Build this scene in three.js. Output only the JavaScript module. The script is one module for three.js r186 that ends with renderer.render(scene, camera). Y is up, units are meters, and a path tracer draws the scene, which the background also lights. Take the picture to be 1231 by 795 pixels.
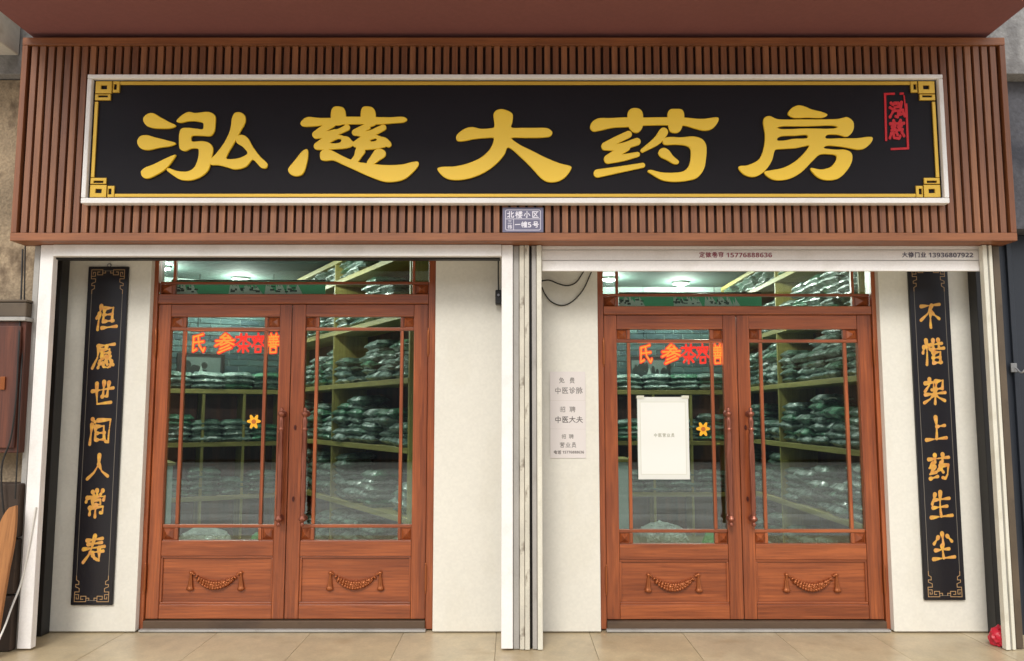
import * as THREE from 'three';
import { RoundedBoxGeometry } from 'three/addons/geometries/RoundedBoxGeometry.js';
import { mergeGeometries, mergeVertices, toCreasedNormals } from 'three/addons/utils/BufferGeometryUtils.js';
import { RectAreaLightUniformsLib } from 'three/addons/lights/RectAreaLightUniformsLib.js';
RectAreaLightUniformsLib.init();

// ---------------------------------------------------------------- camera, sky, sun, exposure
const PW = 1231, PH = 795, FOCAL = 975, PITCH = THREE.MathUtils.degToRad(5.83);
const CAM = new THREE.Vector3(0, 1.41, 5.5);
const scene = new THREE.Scene();
const camera = new THREE.PerspectiveCamera(2 * Math.atan(PH / 2 / FOCAL) * 180 / Math.PI, PW / PH, 0.05, 400);
camera.position.copy(CAM);
camera.rotation.x = PITCH;
camera.updateMatrixWorld();

const SW = 64, SH = 32, skyData = new Float32Array(SW * SH * 4);
for (let j = 0; j < SH; j++) for (let i = 0; i < SW; i++) {      // an even overcast sky, a little brighter towards the zenith
  const el = ((j + 0.5) / SH - 0.5) * Math.PI, k = el > 0 ? 0.75 + 0.45 * Math.sin(el) : 0.6, o = (j * SW + i) * 4;
  skyData[o] = 0.98 * k; skyData[o + 1] = 1.0 * k; skyData[o + 2] = 1.03 * k; skyData[o + 3] = 1;
}
const sky = new THREE.DataTexture(skyData, SW, SH, THREE.RGBAFormat, THREE.FloatType);
sky.mapping = THREE.EquirectangularReflectionMapping; sky.magFilter = THREE.LinearFilter; sky.needsUpdate = true;
scene.background = sky; scene.environment = sky;
const sun = new THREE.DirectionalLight(new THREE.Color(1, 0.96, 0.9), 1.1);
sun.position.set(-3, 11, 13); sun.target.position.set(0, 1, 0);
sun.castShadow = true; sun.shadow.radius = 40; sun.shadow.mapSize.set(2048, 2048);
Object.assign(sun.shadow.camera, { left: -12, right: 12, top: 10, bottom: -8, near: 1, far: 60 });
scene.add(sun, sun.target);
const renderer = new THREE.WebGLRenderer({ antialias: true });
renderer.toneMapping = THREE.LinearToneMapping;
renderer.toneMappingExposure = 1.62;
renderer.shadowMap.enabled = true;

// ---------------------------------------------------------------- helpers
let seed = 20240611;
const rnd = () => { seed = (seed + 0x6d2b79f5) | 0; let t = Math.imul(seed ^ (seed >>> 15), 1 | seed); t = (t + Math.imul(t ^ (t >>> 7), 61 | t)) ^ t; return ((t ^ (t >>> 14)) >>> 0) / 4294967296; };
const rr = (a, b) => a + (b - a) * rnd();
function P(px, py, z) {                                            // a pixel and the vertical plane it lies on, as a point
  const dx = (px - PW / 2) / FOCAL, dy = (PH / 2 - py) / FOCAL, c = Math.cos(PITCH), s = Math.sin(PITCH);
  const t = (z - CAM.z) / (dy * s - c);
  return new THREE.Vector3(CAM.x + t * dx, CAM.y + t * (dy * c + s), z);
}
const used = new Map();
function numbered(n) { const k = used.get(n) || 0; used.set(n, k + 1); return k ? n + '_' + String(k).padStart(3, '0') : n; }
function shadows(o) { o.castShadow = true; o.receiveShadow = true; return o; }
function tag(o, label, category, group) { o.userData.label = label; o.userData.category = category; if (group) o.userData.group = group; return o; }
function thing(name, label, category, pos = [0, 0, 0], turn = 0, group) {
  const g = new THREE.Group(); g.name = numbered(name); g.position.set(...pos); g.rotation.y = turn; scene.add(g);
  return tag(g, label, category, group);
}
function part(name, geo, mat, parent, pos) {
  const m = shadows(new THREE.Mesh(geo, mat)); m.name = name; if (pos) m.position.set(...pos); parent.add(m); return m;
}
function single(name, geo, mat, label, category, pos, group) {
  const m = shadows(new THREE.Mesh(geo, mat)); m.name = numbered(name); if (pos) m.position.set(...pos); scene.add(m); return tag(m, label, category, group);
}
function struct(name, geo, mat, pos, rotY = 0) {
  const m = shadows(new THREE.Mesh(geo, mat)); m.name = numbered(name); if (pos) m.position.set(...pos); m.rotation.y = rotY; m.userData.kind = 'structure'; scene.add(m); return m;
}
// box with softened edges; uv in metres, v along the grain
function boxUV(g, grain = 'y', shift = true) {
  if (g.index) g = g.toNonIndexed();
  const p = g.attributes.position, uv = new Float32Array(p.count * 2), ou = shift ? rnd() * 7 : 0, ov = shift ? rnd() * 7 : 0;
  const a = new THREE.Vector3(), b = new THREE.Vector3(), c = new THREE.Vector3();
  for (let i = 0; i < p.count; i += 3) {
    a.fromBufferAttribute(p, i); b.fromBufferAttribute(p, i + 1); c.fromBufferAttribute(p, i + 2);
    const n = b.clone().sub(a).cross(c.clone().sub(a)), ax = Math.abs(n.x), ay = Math.abs(n.y), az = Math.abs(n.z);
    const drop = ax > ay && ax > az ? 'x' : ay > az ? 'y' : 'z';
    const axes = ['x', 'y', 'z'].filter((q) => q !== drop);
    let v = axes.includes(grain) ? grain : axes[1], u = axes[0] === v ? axes[1] : axes[0];
    [a, b, c].forEach((q, k) => { uv[(i + k) * 2] = q[u] + ou; uv[(i + k) * 2 + 1] = q[v] + ov; });
  }
  g.setAttribute('uv', new THREE.BufferAttribute(uv, 2));
  return g;
}
function box(w, h, d, grain = 'y', r = 0.003) {
  r = Math.min(r, w * 0.3, h * 0.3, d * 0.3);
  return boxUV(new RoundedBoxGeometry(w, h, d, 1, r), grain);
}
// box between two corners
function span(x0, x1, y0, y1, z0, z1, grain, r) { return box(x1 - x0, y1 - y0, z1 - z0, grain, r).translate((x0 + x1) / 2, (y0 + y1) / 2, (z0 + z1) / 2); }
function tube(pts, r, seg = 40, rad = 6) { return new THREE.TubeGeometry(new THREE.CatmullRomCurve3(pts.map((p) => p.isVector3 ? p : new THREE.Vector3(...p))), seg, r, rad); }

// ---------------------------------------------------------------- noise and textures
const perm = new Uint16Array(1024); for (let i = 0; i < 1024; i++) perm[i] = Math.floor(rnd() * 65536);
function lattice(x, y, s, px, py) { x = ((x % px) + px) % px; y = ((y % py) + py) % py; return perm[(perm[(x + s * 131) & 1023] + y * 57) & 1023] / 65535; }
function vnoise(x, y, s, px, py) {
  const xi = Math.floor(x), yi = Math.floor(y), fx = x - xi, fy = y - yi, u = fx * fx * (3 - 2 * fx), v = fy * fy * (3 - 2 * fy);
  const a = lattice(xi, yi, s, px, py), b = lattice(xi + 1, yi, s, px, py), c = lattice(xi, yi + 1, s, px, py), d = lattice(xi + 1, yi + 1, s, px, py);
  return a + (b - a) * u + (c - a) * v + (a - b - c + d) * u * v;
}
function fbm(u, v, fx, fy, s, oct = 4) { let t = 0, amp = 0.5, n = 0; for (let o = 0; o < oct; o++) { t += amp * vnoise(u * fx, v * fy, s + o, fx, fy); n += amp; amp *= 0.5; fx *= 2; fy *= 2; } return t / n; }
function texture(n, f, { metres = 1, srgb = true } = {}) {
  const d = new Uint8Array(n * n * 4);
  for (let j = 0; j < n; j++) for (let i = 0; i < n; i++) {
    const c = f(i / n, j / n), o = (j * n + i) * 4;
    for (let k = 0; k < 3; k++) d[o + k] = Math.max(0, Math.min(255, Math.round(c[k] ?? c[0])));
    d[o + 3] = 255;
  }
  const t = new THREE.DataTexture(d, n, n); t.wrapS = t.wrapT = THREE.RepeatWrapping; t.magFilter = THREE.LinearFilter; t.minFilter = THREE.LinearMipmapLinearFilter; t.generateMipmaps = true;
  if (srgb) t.colorSpace = THREE.SRGBColorSpace;
  t.repeat.set(1 / metres, 1 / metres); t.needsUpdate = true; return t;
}
const mix = (a, b, t) => a.map((q, i) => q + (b[i] - q) * t), cl = (x) => Math.max(0, Math.min(1, x));
// wood: long fibres along v
function woodTex(dark, light, s) {
  return texture(512, (u, v) => {
    const warp = fbm(u, v, 4, 2, s, 3) - 0.5, band = fbm(u + warp * 0.06, v, 14, 1, s + 5, 4), fib = fbm(u, v, 96, 4, s + 11, 2), pore = fbm(u, v, 200, 14, s + 17, 1);
    const t = cl(0.5 + (band - 0.5) * 1.5 + (fib - 0.5) * 0.8), k = 1 - 0.07 * cl((pore - 0.66) * 4);
    return mix(dark, light, t).map((q) => q * k);
  }, { metres: 0.8 });
}
const woodBump = texture(512, (u, v) => { const q = 255 * (0.6 * fbm(u, v, 96, 4, 11, 2) + 0.4 * fbm(u, v, 200, 14, 17, 1)); return [q, q, q]; }, { metres: 0.8, srgb: false });
const wood = (dark, light, s, rough = 0.42, coat = 0.25) => new THREE.MeshPhysicalMaterial({ map: woodTex(dark, light, s), bumpMap: woodBump, bumpScale: 0.0006, roughness: rough, clearcoat: coat, clearcoatRoughness: 0.3 });
const doorWood = wood([118, 56, 28], [172, 92, 48], 40, 0.32, 0.5);
const slatWoods = [[[110, 68, 46], [142, 92, 62]], [[128, 82, 54], [160, 106, 70]], [[96, 58, 40], [128, 82, 57]]].map(([a, b], i) => wood(a, b, 60 + i * 9, 0.5, 0.1));
const railWood = wood([122, 72, 42], [158, 98, 58], 95, 0.5, 0.12);
const shelfWood = wood([138, 126, 66], [168, 156, 88], 120, 0.55, 0.05);
const plankWood = wood([136, 86, 44], [170, 114, 64], 150, 0.7, 0);
const cabinetWood = wood([70, 34, 22], [104, 54, 34], 170, 0.5, 0.15);
const plasterBump = texture(512, (u, v) => { const q = 255 * (0.5 * fbm(u, v, 60, 60, 221, 3) + 0.5 * fbm(u, v, 8, 8, 223, 3)); return [q, q, q]; }, { metres: 1.1, srgb: false });
// painted or plastered surfaces: broad uneven tone and fine grain
function paint(col, s, { spread = 0.06, grain = 0.03, stain = 0, stainCol = [110, 95, 70], rough = 0.6, metres = 1.7, bump = 0.0008, n = 512 } = {}) {
  const map = texture(n, (u, v) => {
    const a = fbm(u, v, 3, 3, s, 5) - 0.5, g = fbm(u, v, 120, 120, s + 3, 2) - 0.5, st = cl((fbm(u, v, 9, 6, s + 7, 5) - 0.58) * 6) * stain;
    return mix(col.map((q) => q * (1 + a * spread * 2 + g * grain * 2)), stainCol, st);
  }, { metres });
  const coarse = bump > 0.001;                                         // only rough surfaces carry relief
  return new THREE.MeshStandardMaterial({ map, bumpMap: coarse ? plasterBump : null, bumpScale: bump, roughness: rough });
}
const creamPanel = paint([230, 226, 214], 200, { spread: 0.02, grain: 0.02, rough: 0.42, stain: 0.08, stainCol: [198, 188, 164] });
const whitePaint = paint([240, 236, 232], 220, { spread: 0.03, grain: 0.02, rough: 0.4, stain: 0.1, stainCol: [178, 168, 150], metres: 0.9 });
const dirtyPaint = paint([206, 200, 184], 230, { spread: 0.1, rough: 0.6, stain: 0.75, stainCol: [104, 92, 78], metres: 0.5, bump: 0.003 });
const greyPaint = paint([168, 164, 158], 240, { spread: 0.06, rough: 0.5, stain: 0.3, stainCol: [120, 114, 104], metres: 0.7 });
const creamGuide = paint([218, 214, 198], 245, { spread: 0.05, rough: 0.5, stain: 0.2, stainCol: [176, 166, 142], metres: 0.6 });
const brownMetal = paint([92, 78, 62], 250, { spread: 0.15, rough: 0.6, stain: 0.5, stainCol: [58, 48, 40], metres: 0.6 });
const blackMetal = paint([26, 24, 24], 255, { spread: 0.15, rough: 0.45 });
const soffitPaint = paint([138, 86, 82], 260, { spread: 0.05, rough: 0.75, stain: 0.15, stainCol: [124, 77, 73], metres: 2.3 });
const roughPlaster = paint([150, 132, 108], 270, { spread: 0.2, grain: 0.12, rough: 0.95, stain: 0.8, stainCol: [92, 76, 60], metres: 1.1, bump: 0.012 });
const greyConcrete = paint([140, 138, 136], 280, { spread: 0.15, grain: 0.08, rough: 0.95, stain: 0.5, stainCol: [96, 94, 94], metres: 1.3, bump: 0.008 });
const navyMetal = paint([34, 39, 48], 290, { spread: 0.15, rough: 0.5 });
const tileMats = [0, 1, 2].map((i) => {
  const base = [[186, 168, 136], [183, 165, 132], [188, 171, 140]][i], s = 300 + i * 12;
  return new THREE.MeshStandardMaterial({ map: texture(512, (u, v) => {
    const a = fbm(u, v, 4, 4, s, 5) - 0.5, b = fbm(u, v, 22, 16, s + 4, 4) - 0.5, g = fbm(u, v, 150, 150, s + 8, 1) - 0.5, d = cl((fbm(u, v, 6, 9, s + 9, 5) - 0.6) * 5);
    return mix(base.map((q) => q * (1 + a * 0.12 + b * 0.12 + g * 0.06)), [158, 134, 98], d * 0.4);
  }, { metres: 1.3 }), roughness: 0.42, roughnessMap: texture(256, (u, v) => { const q = 255 * (0.7 + 0.3 * fbm(u, v, 7, 7, s + 31, 4)); return [q, q, q]; }, { metres: 1.3, srgb: false }) });
});
const grout = new THREE.MeshStandardMaterial({ color: 0xac9a7a, roughness: 0.95 });
const flat = (hex, rough = 0.6, metal = 0) => new THREE.MeshStandardMaterial({ color: hex, roughness: rough, metalness: metal });
const black = flat(0x141210, 0.5), cableMat = flat(0x1b1713, 0.6), brass = new THREE.MeshStandardMaterial({ color: 0xa9643c, roughness: 0.32, metalness: 0.75 });
const gold = new THREE.MeshPhysicalMaterial({ color: 0xf9cd2c, roughness: 0.4, metalness: 0.05, clearcoat: 0.3, clearcoatRoughness: 0.25 });
const goldBar = new THREE.MeshPhysicalMaterial({ color: 0xdcb244, roughness: 0.34, metalness: 0.4 });
const signBlack = new THREE.MeshPhysicalMaterial({ map: paint([25, 22, 27], 330, { spread: 0.1, grain: 0.03, metres: 2.1 }).map, roughness: 0.5, specularIntensity: 0.35 });
const sealRed = flat(0xcb0f1c, 0.5);
const glass = new THREE.MeshPhysicalMaterial({ color: new THREE.Color(0.84, 0.93, 0.89), transmission: 1, thickness: 0, roughness: 0.02, ior: 1.85 });

// ---------------------------------------------------------------- Chinese characters: brush strokes, traced to outlines
const GLYPH = {
  但: '28,8 22,30 8,52|20,36 20,95|42,18 42,68|42,18 82,18 80,68|43,42 80,42|43,66 80,66|34,90 96,88',
  愿: '22,12 92,10|24,12 22,55 6,92|58,16 52,26|42,28 42,54|42,28 76,27 75,54|43,40 75,40|43,54 75,53|58,54 58,70|46,58 36,68|70,58 82,67|34,76 26,92|44,76 48,90 66,94 76,90 78,82|58,72 64,82|82,72 92,86',
  世: '6,40 94,34|54,10 54,64|76,14 75,62|54,63 75,62|30,14 30,88 88,86',
  间: '16,4 26,15|12,24 12,94|38,10 90,10 90,92 78,88|34,32 34,80|34,32 68,32 68,80|34,56 68,56|34,80 68,80',
  人: '52,8 48,42 30,70 6,90|50,40 66,66 94,86',
  常: '50,4 50,24|30,8 36,20|72,6 64,20|14,28 10,42|14,28 88,27 82,40|34,38 34,54 66,54 66,38 34,38|22,64 22,88|22,64 78,63 78,86 70,84|50,56 50,98',
  寿: '18,18 82,15|22,32 78,29|8,48 94,44|52,4 44,46 30,72 8,94|36,62 90,60|70,48 70,92 58,86|44,72 52,82',
  不: '10,14 90,12|54,14 36,44 8,66|52,36 52,96|60,42 90,66',
  惜: '24,6 24,96|12,30 8,52|34,26 40,40|46,24 94,22|58,8 58,40|80,8 80,40|42,42 98,40|54,54 54,94|54,54 86,53 86,94|54,73 86,73|54,92 86,92',
  架: '10,20 46,18 44,48 36,46|28,6 26,28 8,50|58,16 58,46|58,16 90,15 88,46|58,45 88,44|8,62 94,60|50,50 50,98|48,62 30,80 6,92|52,62 72,78 96,90',
  上: '48,8 48,86|50,42 84,40|8,88 94,86',
  药: '8,20 94,18|34,6 34,32|68,6 68,32|30,36 14,52 34,52|36,48 12,74 40,68|10,90 42,84|60,36 46,62|56,46 90,45 88,80 80,94 68,90|62,58 72,70',
  生: '28,10 12,44|22,30 86,28|20,58 80,56|52,4 52,90|6,92 96,90',
  尘: '50,4 50,44|30,16 12,38|70,14 90,34|22,62 80,60|50,48 50,90|6,92 96,90',
  北: '36,8 36,94|8,36 36,34|6,84 36,70|62,8 62,86 92,88 94,70|90,26 64,46',
  楼: '6,30 42,28|24,6 24,96|24,36 6,66|26,38 42,54|72,6 72,52|46,28 98,26|54,8 60,20|90,8 82,20|68,32 48,50|74,32 96,48|46,66 98,64|66,54 54,80 90,96|86,66 70,86 46,96',
  小: '50,6 50,92 38,84|28,34 12,66|70,34 90,64',
  区: '12,10 90,10|14,10 14,90 94,90|74,22 30,76|32,26 76,72',
  三: '16,18 84,16|22,50 78,48|6,86 94,84',
  栋: '6,30 42,28|24,6 24,96|24,36 6,66|26,38 42,54|46,18 96,16|64,4 54,44 94,42|74,32 74,92 64,86|60,58 48,80|84,58 96,78',
  一: '8,52 92,48',
  幢: '8,28 8,76|8,28 38,28 38,72 32,70|22,6 22,96|70,4 70,14|48,16 96,16|58,20 62,30|84,20 80,30|44,34 98,33|52,44 52,70 90,70 90,44 52,44|52,57 90,57|71,44 71,94|50,82 92,82|44,95 98,95',
  号: '28,8 28,36 72,36 72,8 28,8|8,50 94,48|36,50 30,66 74,66 72,90 54,94',
  免: '36,4 12,34|32,16 66,15 56,30|22,32 22,58 80,58 80,32 22,32|50,32 44,66 12,94|56,58 56,86 92,88 94,74',
  费: '22,12 78,12 78,26 22,26 20,40 84,40 82,50|40,4 38,40 14,56|62,4 62,54|26,58 26,82|26,58 76,58 76,82|50,62 46,80 14,96|58,82 88,96',
  中: '14,28 14,64 86,64 86,28 14,28|50,4 50,98',
  医: '12,10 90,10|14,10 14,90 94,90|40,18 26,40|36,28 78,28|24,50 86,50|56,28 50,56 28,80|58,54 82,78',
  诊: '18,8 28,20|6,36 26,36 26,84 38,76|66,4 34,42|66,6 96,40|68,34 46,54|76,48 44,74|84,64 42,96',
  脉: '12,10 12,70 6,94|12,10 36,10 36,92 28,88|14,34 36,34|14,56 36,56|64,4 76,12|48,22 74,22 74,92 64,86|44,40 62,40 44,80|94,28 78,46|76,44 96,82',
  招: '6,28 42,26|26,6 26,90 16,84|4,62 44,48|50,12 90,12 86,44 78,42|68,12 46,48|52,56 52,92 88,92 88,56 52,56',
  聘: '4,12 48,12|14,12 14,78|38,12 38,96|14,32 38,32|14,52 38,52|4,80 48,72|54,16 54,44 94,44 94,16 54,16|54,30 94,30|74,4 74,44|50,56 98,56|64,56 60,70 90,70 86,94 74,92',
  大: '8,36 92,34|50,6 48,40 32,70 6,92|52,40 68,68 94,90',
  夫: '18,26 82,25|6,52 94,50|50,6 48,52 32,76 6,94|54,52 70,76 94,92',
  营: '6,14 94,14|34,4 34,26|66,4 66,26|10,42 12,32 90,32 86,44|32,44 32,58 68,58 68,44 32,44|24,68 24,94 76,94 76,68 24,68',
  业: '36,8 36,86|64,8 64,86|12,32 24,62|88,30 74,62|4,90 96,90',
  员: '30,6 30,28 70,28 70,6 30,6|22,40 22,78|22,40 78,40 78,78|50,48 46,76 12,96|56,78 88,96',
  电: '16,22 16,66|16,22 82,22 82,66|16,44 82,44|16,66 82,66|48,4 48,88 92,90 94,76',
  话: '18,8 28,20|6,36 26,36 26,84 38,76|90,8 46,20|40,38 98,36|68,18 68,58|48,60 48,94 90,94 90,60 48,60',
  参: '52,4 28,22 74,24|62,12 76,26|8,38 94,36|50,26 36,46 6,62|54,38 94,58|60,48 30,60|70,60 28,78|80,72 22,96',
  茶: '6,18 94,18|34,4 34,30|66,4 66,30|50,26 8,56|50,28 94,56|22,64 80,64|50,46 50,96|34,74 20,90|66,74 82,90',
  容: '50,2 50,12|10,28 12,16 90,16 86,28|36,24 20,40|64,24 82,40|50,32 8,66|52,34 94,66|32,66 32,94 70,94 70,66 32,66',
  氏: '78,6 18,18|20,18 18,90 40,80|22,46 84,42|50,16 58,60 84,92 92,76',
  善: '30,4 36,14|70,4 64,14|14,18 88,18|20,30 82,30|8,42 94,42|50,16 50,54|28,46 34,54|72,46 66,54|6,58 96,58|28,68 28,96 72,96 72,68 28,68',
  定: '50,2 50,12|10,28 12,16 90,16 86,28|24,38 78,38|50,38 50,86|52,60 78,60|28,54 24,76 6,96|22,74 50,92 96,94',
  做: '22,6 6,46|16,32 16,96|28,26 62,26|44,8 44,50|32,52 32,84 56,84 56,52 32,52|76,6 62,40|70,28 98,28|88,30 58,96|68,44 96,94',
  修: '22,6 6,46|16,32 16,96|34,26 34,76|58,4 42,34|54,18 90,18 60,48|58,24 96,50|74,46 50,60|84,58 48,78|92,70 44,98',
  门: '20,8 32,20|16,26 16,96|42,14 86,14 86,92 72,88',
  卷: '30,6 36,16|70,4 64,16|16,22 84,22|8,38 94,38|50,6 44,38 8,66|56,40 94,64|34,54 66,54 66,70 36,70 36,92 80,94 84,80',
  帘: '50,2 50,10|10,24 12,14 90,14 86,24|38,22 16,42|62,22 84,42|22,52 22,82|22,52 78,52 78,82 70,80|50,40 50,98',
  泓: '12,14 24,24|6,38 20,46|8,88 26,60|34,16 58,16 58,36 36,36 34,56 60,56 54,90 42,86|78,12 66,78 92,70|84,54 96,86',
  慈: '28,4 34,14|70,4 62,14|8,18 92,18|34,20 18,34 36,34|38,28 16,50 42,48|70,20 54,34 72,34|76,28 54,50 82,48|14,66 6,88|28,64 32,88 64,92 70,80|46,60 54,74|80,62 92,80',
};
function canvas(w, h) { const c = document.createElement('canvas'); c.width = w; c.height = h; return [c, c.getContext('2d')]; }
// a brushed character in a box of the given size; thick is the stroke width on the 100 grid, brushy swells and thins it along each stroke
function glyph(g, ch, x, y, w, h, thick, brushy = 0) {
  const s = GLYPH[ch]; if (!s) return;
  s.split('|').forEach((st, si) => {
    const pts = st.split(' ').map((q) => q.split(',').map(Number)), sm = [];
    for (let i = 0; i < pts.length - 1; i++) { const n = 14; for (let k = 0; k < n; k++) sm.push([pts[i][0] + (pts[i + 1][0] - pts[i][0]) * k / n, pts[i][1] + (pts[i + 1][1] - pts[i][1]) * k / n]); }
    sm.push(pts[pts.length - 1]);
    const steep = Math.abs(pts[pts.length - 1][1] - pts[0][1]) / (1 + Math.abs(pts[pts.length - 1][0] - pts[0][0]) + Math.abs(pts[pts.length - 1][1] - pts[0][1]));
    sm.forEach(([a, b], i) => {
      const t = i / (sm.length - 1), bw = 1 + brushy * (0.45 * Math.cos(t * Math.PI * 2) * (t < 0.5 ? 1 : 0.55) - 0.3 * t * steep + 0.25 * (steep - 0.5));
      g.beginPath(); g.ellipse(x + (a + brushy * (3 * Math.sin(b / 30 + si))) / 100 * w, y + (b - brushy * (a - 50) * 0.07) / 100 * h, thick * bw / 200 * w, thick * bw / 200 * h, 0, 0, 7); g.fill();
    });
  });
}
function textRow(g, str, x, y, size, pitch, thick, brushy) { [...str].forEach((c, i) => { if (GLYPH[c]) glyph(g, c, x + i * pitch, y, size, size, thick, brushy); else if (c !== ' ') { g.font = 'bold ' + size + 'px sans-serif'; g.textBaseline = 'top'; g.fillText(c, x + i * pitch, y); } }); }
// outlines of what is drawn on a canvas (marching squares), as shapes with holes
function outlines(c, tol = 0.45, minArea = 12) {
  const w = c.width, h = c.height, d = c.getContext('2d').getImageData(0, 0, w, h).data;
  const A = (x, y) => (x < 0 || y < 0 || x >= w || y >= h ? 0 : d[(y * w + x) * 4 + 3] / 255);
  const next = new Map(), pt = new Map(), key = (x, y, v) => (y * (w + 2) + x) * 2 + v + 4 * (w + 2);
  const edge = (x, y, vert) => {
    const k = key(x, y, vert); if (!pt.has(k)) { const a = A(x, y), b = vert ? A(x, y + 1) : A(x + 1, y), t = (0.5 - a) / (b - a); pt.set(k, vert ? [x, y + t] : [x + t, y]); } return k;
  };
  for (let y = -1; y < h; y++) for (let x = -1; x < w; x++) {
    const q = (A(x, y) > 0.5 ? 8 : 0) | (A(x + 1, y) > 0.5 ? 4 : 0) | (A(x + 1, y + 1) > 0.5 ? 2 : 0) | (A(x, y + 1) > 0.5 ? 1 : 0);
    if (q === 0 || q === 15) continue;
    const T = () => edge(x, y, 0), R = () => edge(x + 1, y, 1), B = () => edge(x, y + 1, 0), L = () => edge(x, y, 1), go = (a, b) => next.set(a, b);
    switch (q) {
      case 1: go(B(), L()); break; case 2: go(R(), B()); break; case 3: go(R(), L()); break; case 4: go(T(), R()); break;
      case 5: go(T(), L()); go(B(), R()); break; case 6: go(T(), B()); break; case 7: go(T(), L()); break; case 8: go(L(), T()); break;
      case 9: go(B(), T()); break; case 10: go(L(), B()); go(R(), T()); break; case 11: go(R(), T()); break; case 12: go(L(), R()); break;
      case 13: go(B(), R()); break; case 14: go(L(), B()); break;
    }
  }
  const loops = [];
  while (next.size) {
    const start = next.keys().next().value, loop = []; let k = start;
    while (next.has(k)) { loop.push(pt.get(k)); const n = next.get(k); next.delete(k); k = n; }
    if (loop.length > 6) loops.push(loop);
  }
  const dp = (p, a, b, keep) => { let m = 0, at = -1; const [ax, ay] = p[a], [bx, by] = p[b], l = Math.hypot(bx - ax, by - ay) || 1e-9; for (let i = a + 1; i < b; i++) { const e = Math.abs((bx - ax) * (p[i][1] - ay) - (by - ay) * (p[i][0] - ax)) / l; if (e > m) { m = e; at = i; } } if (m > tol) { keep[at] = 1; dp(p, a, at, keep); dp(p, at, b, keep); } };
  const area = (p) => { let s = 0; for (let i = 0; i < p.length; i++) { const [a, b] = p[i], [e, f] = p[(i + 1) % p.length]; s += a * f - b * e; } return s / 2; };
  const inside = ([x, y], p) => { let r = false; for (let i = 0, j = p.length - 1; i < p.length; j = i++) if ((p[i][1] > y) !== (p[j][1] > y) && x < (p[j][0] - p[i][0]) * (y - p[i][1]) / (p[j][1] - p[i][1]) + p[i][0]) r = !r; return r; };
  const thin = loops.map((p) => { const m = p.length >> 1, keep = []; keep[0] = keep[m] = keep[p.length - 1] = 1; dp(p, 0, m, keep); dp(p, m, p.length - 1, keep); return p.filter((_, i) => keep[i]); }).filter((p) => p.length > 3 && Math.abs(area(p)) > minArea);
  const sorted = thin.map((p) => ({ p, a: Math.abs(area(p)), depth: 0, holes: [] })).sort((a, b) => b.a - a.a);
  sorted.forEach((s, i) => { for (let j = 0; j < i; j++) if (inside(s.p[0], sorted[j].p)) { s.depth++; s.up = sorted[j]; } });
  sorted.forEach((s) => { if (s.depth % 2) s.up.holes.push(s.p); });
  return sorted.filter((s) => s.depth % 2 === 0);
}
function extrude(c, map, opt, tol, minArea) {
  const geos = outlines(c, tol, minArea).map(({ p, holes }) => {
    const S = new THREE.Shape(p.map(([x, y]) => map(x, y))); S.holes = holes.map((q) => new THREE.Path(q.map(([x, y]) => map(x, y))));
    return new THREE.ExtrudeGeometry(S, opt);
  });
  return mergeGeometries(geos);
}
function blob(g, pts) { const cv = new THREE.CatmullRomCurve3(pts.map(([x, y]) => new THREE.Vector3(x, y, 0)), true, 'centripetal'); g.beginPath(); cv.getPoints(pts.length * 8).forEach((q, i) => (i ? g.lineTo(q.x, q.y) : g.moveTo(q.x, q.y))); g.closePath(); g.fill(); }
function brush(g, pts) { const cv = new THREE.CatmullRomCurve3(pts.map(([x, y, d]) => new THREE.Vector3(x, y, d))); cv.getPoints(60).forEach((q) => { g.beginPath(); g.arc(q.x, q.y, q.z / 2, 0, 7); g.fill(); }); }
const nums = (s) => s.trim().split(/\s+/).map((q) => q.split(',').map(Number));

// ---------------------------------------------------------------- levels shared by the whole shopfront
const Z = { fascia: 0.6, sign: 0.66, post: 0.5, shutter: 0.42, panel: 0.1, door: 0.03 };
const fasciaY0 = P(615, 290, Z.fascia).y, fasciaY1 = P(615, 46, Z.fascia).y;
const fasciaX0 = P(18.5, 200, Z.fascia).x, fasciaX1 = P(1216.5, 200, Z.fascia).x;
const soffitY = fasciaY1 + 0.035, lintelY = 2.56, headY = P(300, 308, 0.512).y;

// ---------------------------------------------------------------- ground and pavement
struct('ground', boxUV(new THREE.BoxGeometry(240, 0.1, 240).translate(0, -0.1, 80), 'z', false), paint([150, 145, 136], 350, { spread: 0.12, grain: 0.1, rough: 0.92, stain: 0.3, stainCol: [116, 110, 100], metres: 3.1 }));
const pave = struct('pavement', boxUV(new THREE.BoxGeometry(24, 0.03, 4.5).translate(0, -0.027, 1.94), 'z', false), grout);
for (let r = 0; r < 3; r++) for (let c = -15; c <= 15; c++) {
  const x0 = -0.1 + c * 0.6 + 0.0012, z0 = -0.3 + r * 1.2 + 0.0012;
  const t = part('paving_tile', span(x0, x0 + 0.5976, -0.02, 0, z0, z0 + 1.1976, 'z', 0.0008), tileMats[(c * 7 + r * 5 + 60) % 3], pave, [0, rr(-0.0006, 0.0006), 0]);
}
const warmPaving = paint([176, 172, 164], 366, { spread: 0.1, rough: 0.85, stain: 0.2, n: 256, metres: 2 });
const palePaving = paint([196, 192, 184], 360, { spread: 0.1, rough: 0.85, stain: 0.2, n: 256, metres: 2 });
// paving strips out in the street, in front of the shop
for (let r = 0; r < 16; r++) struct('street_paving', span(-14, 14, -0.048, -0.03 + (r % 2) * 0.004, 4.3 + r * 0.7, 4.99 + r * 0.7, 'x', 0.004), r % 2 ? warmPaving : palePaving);

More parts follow.
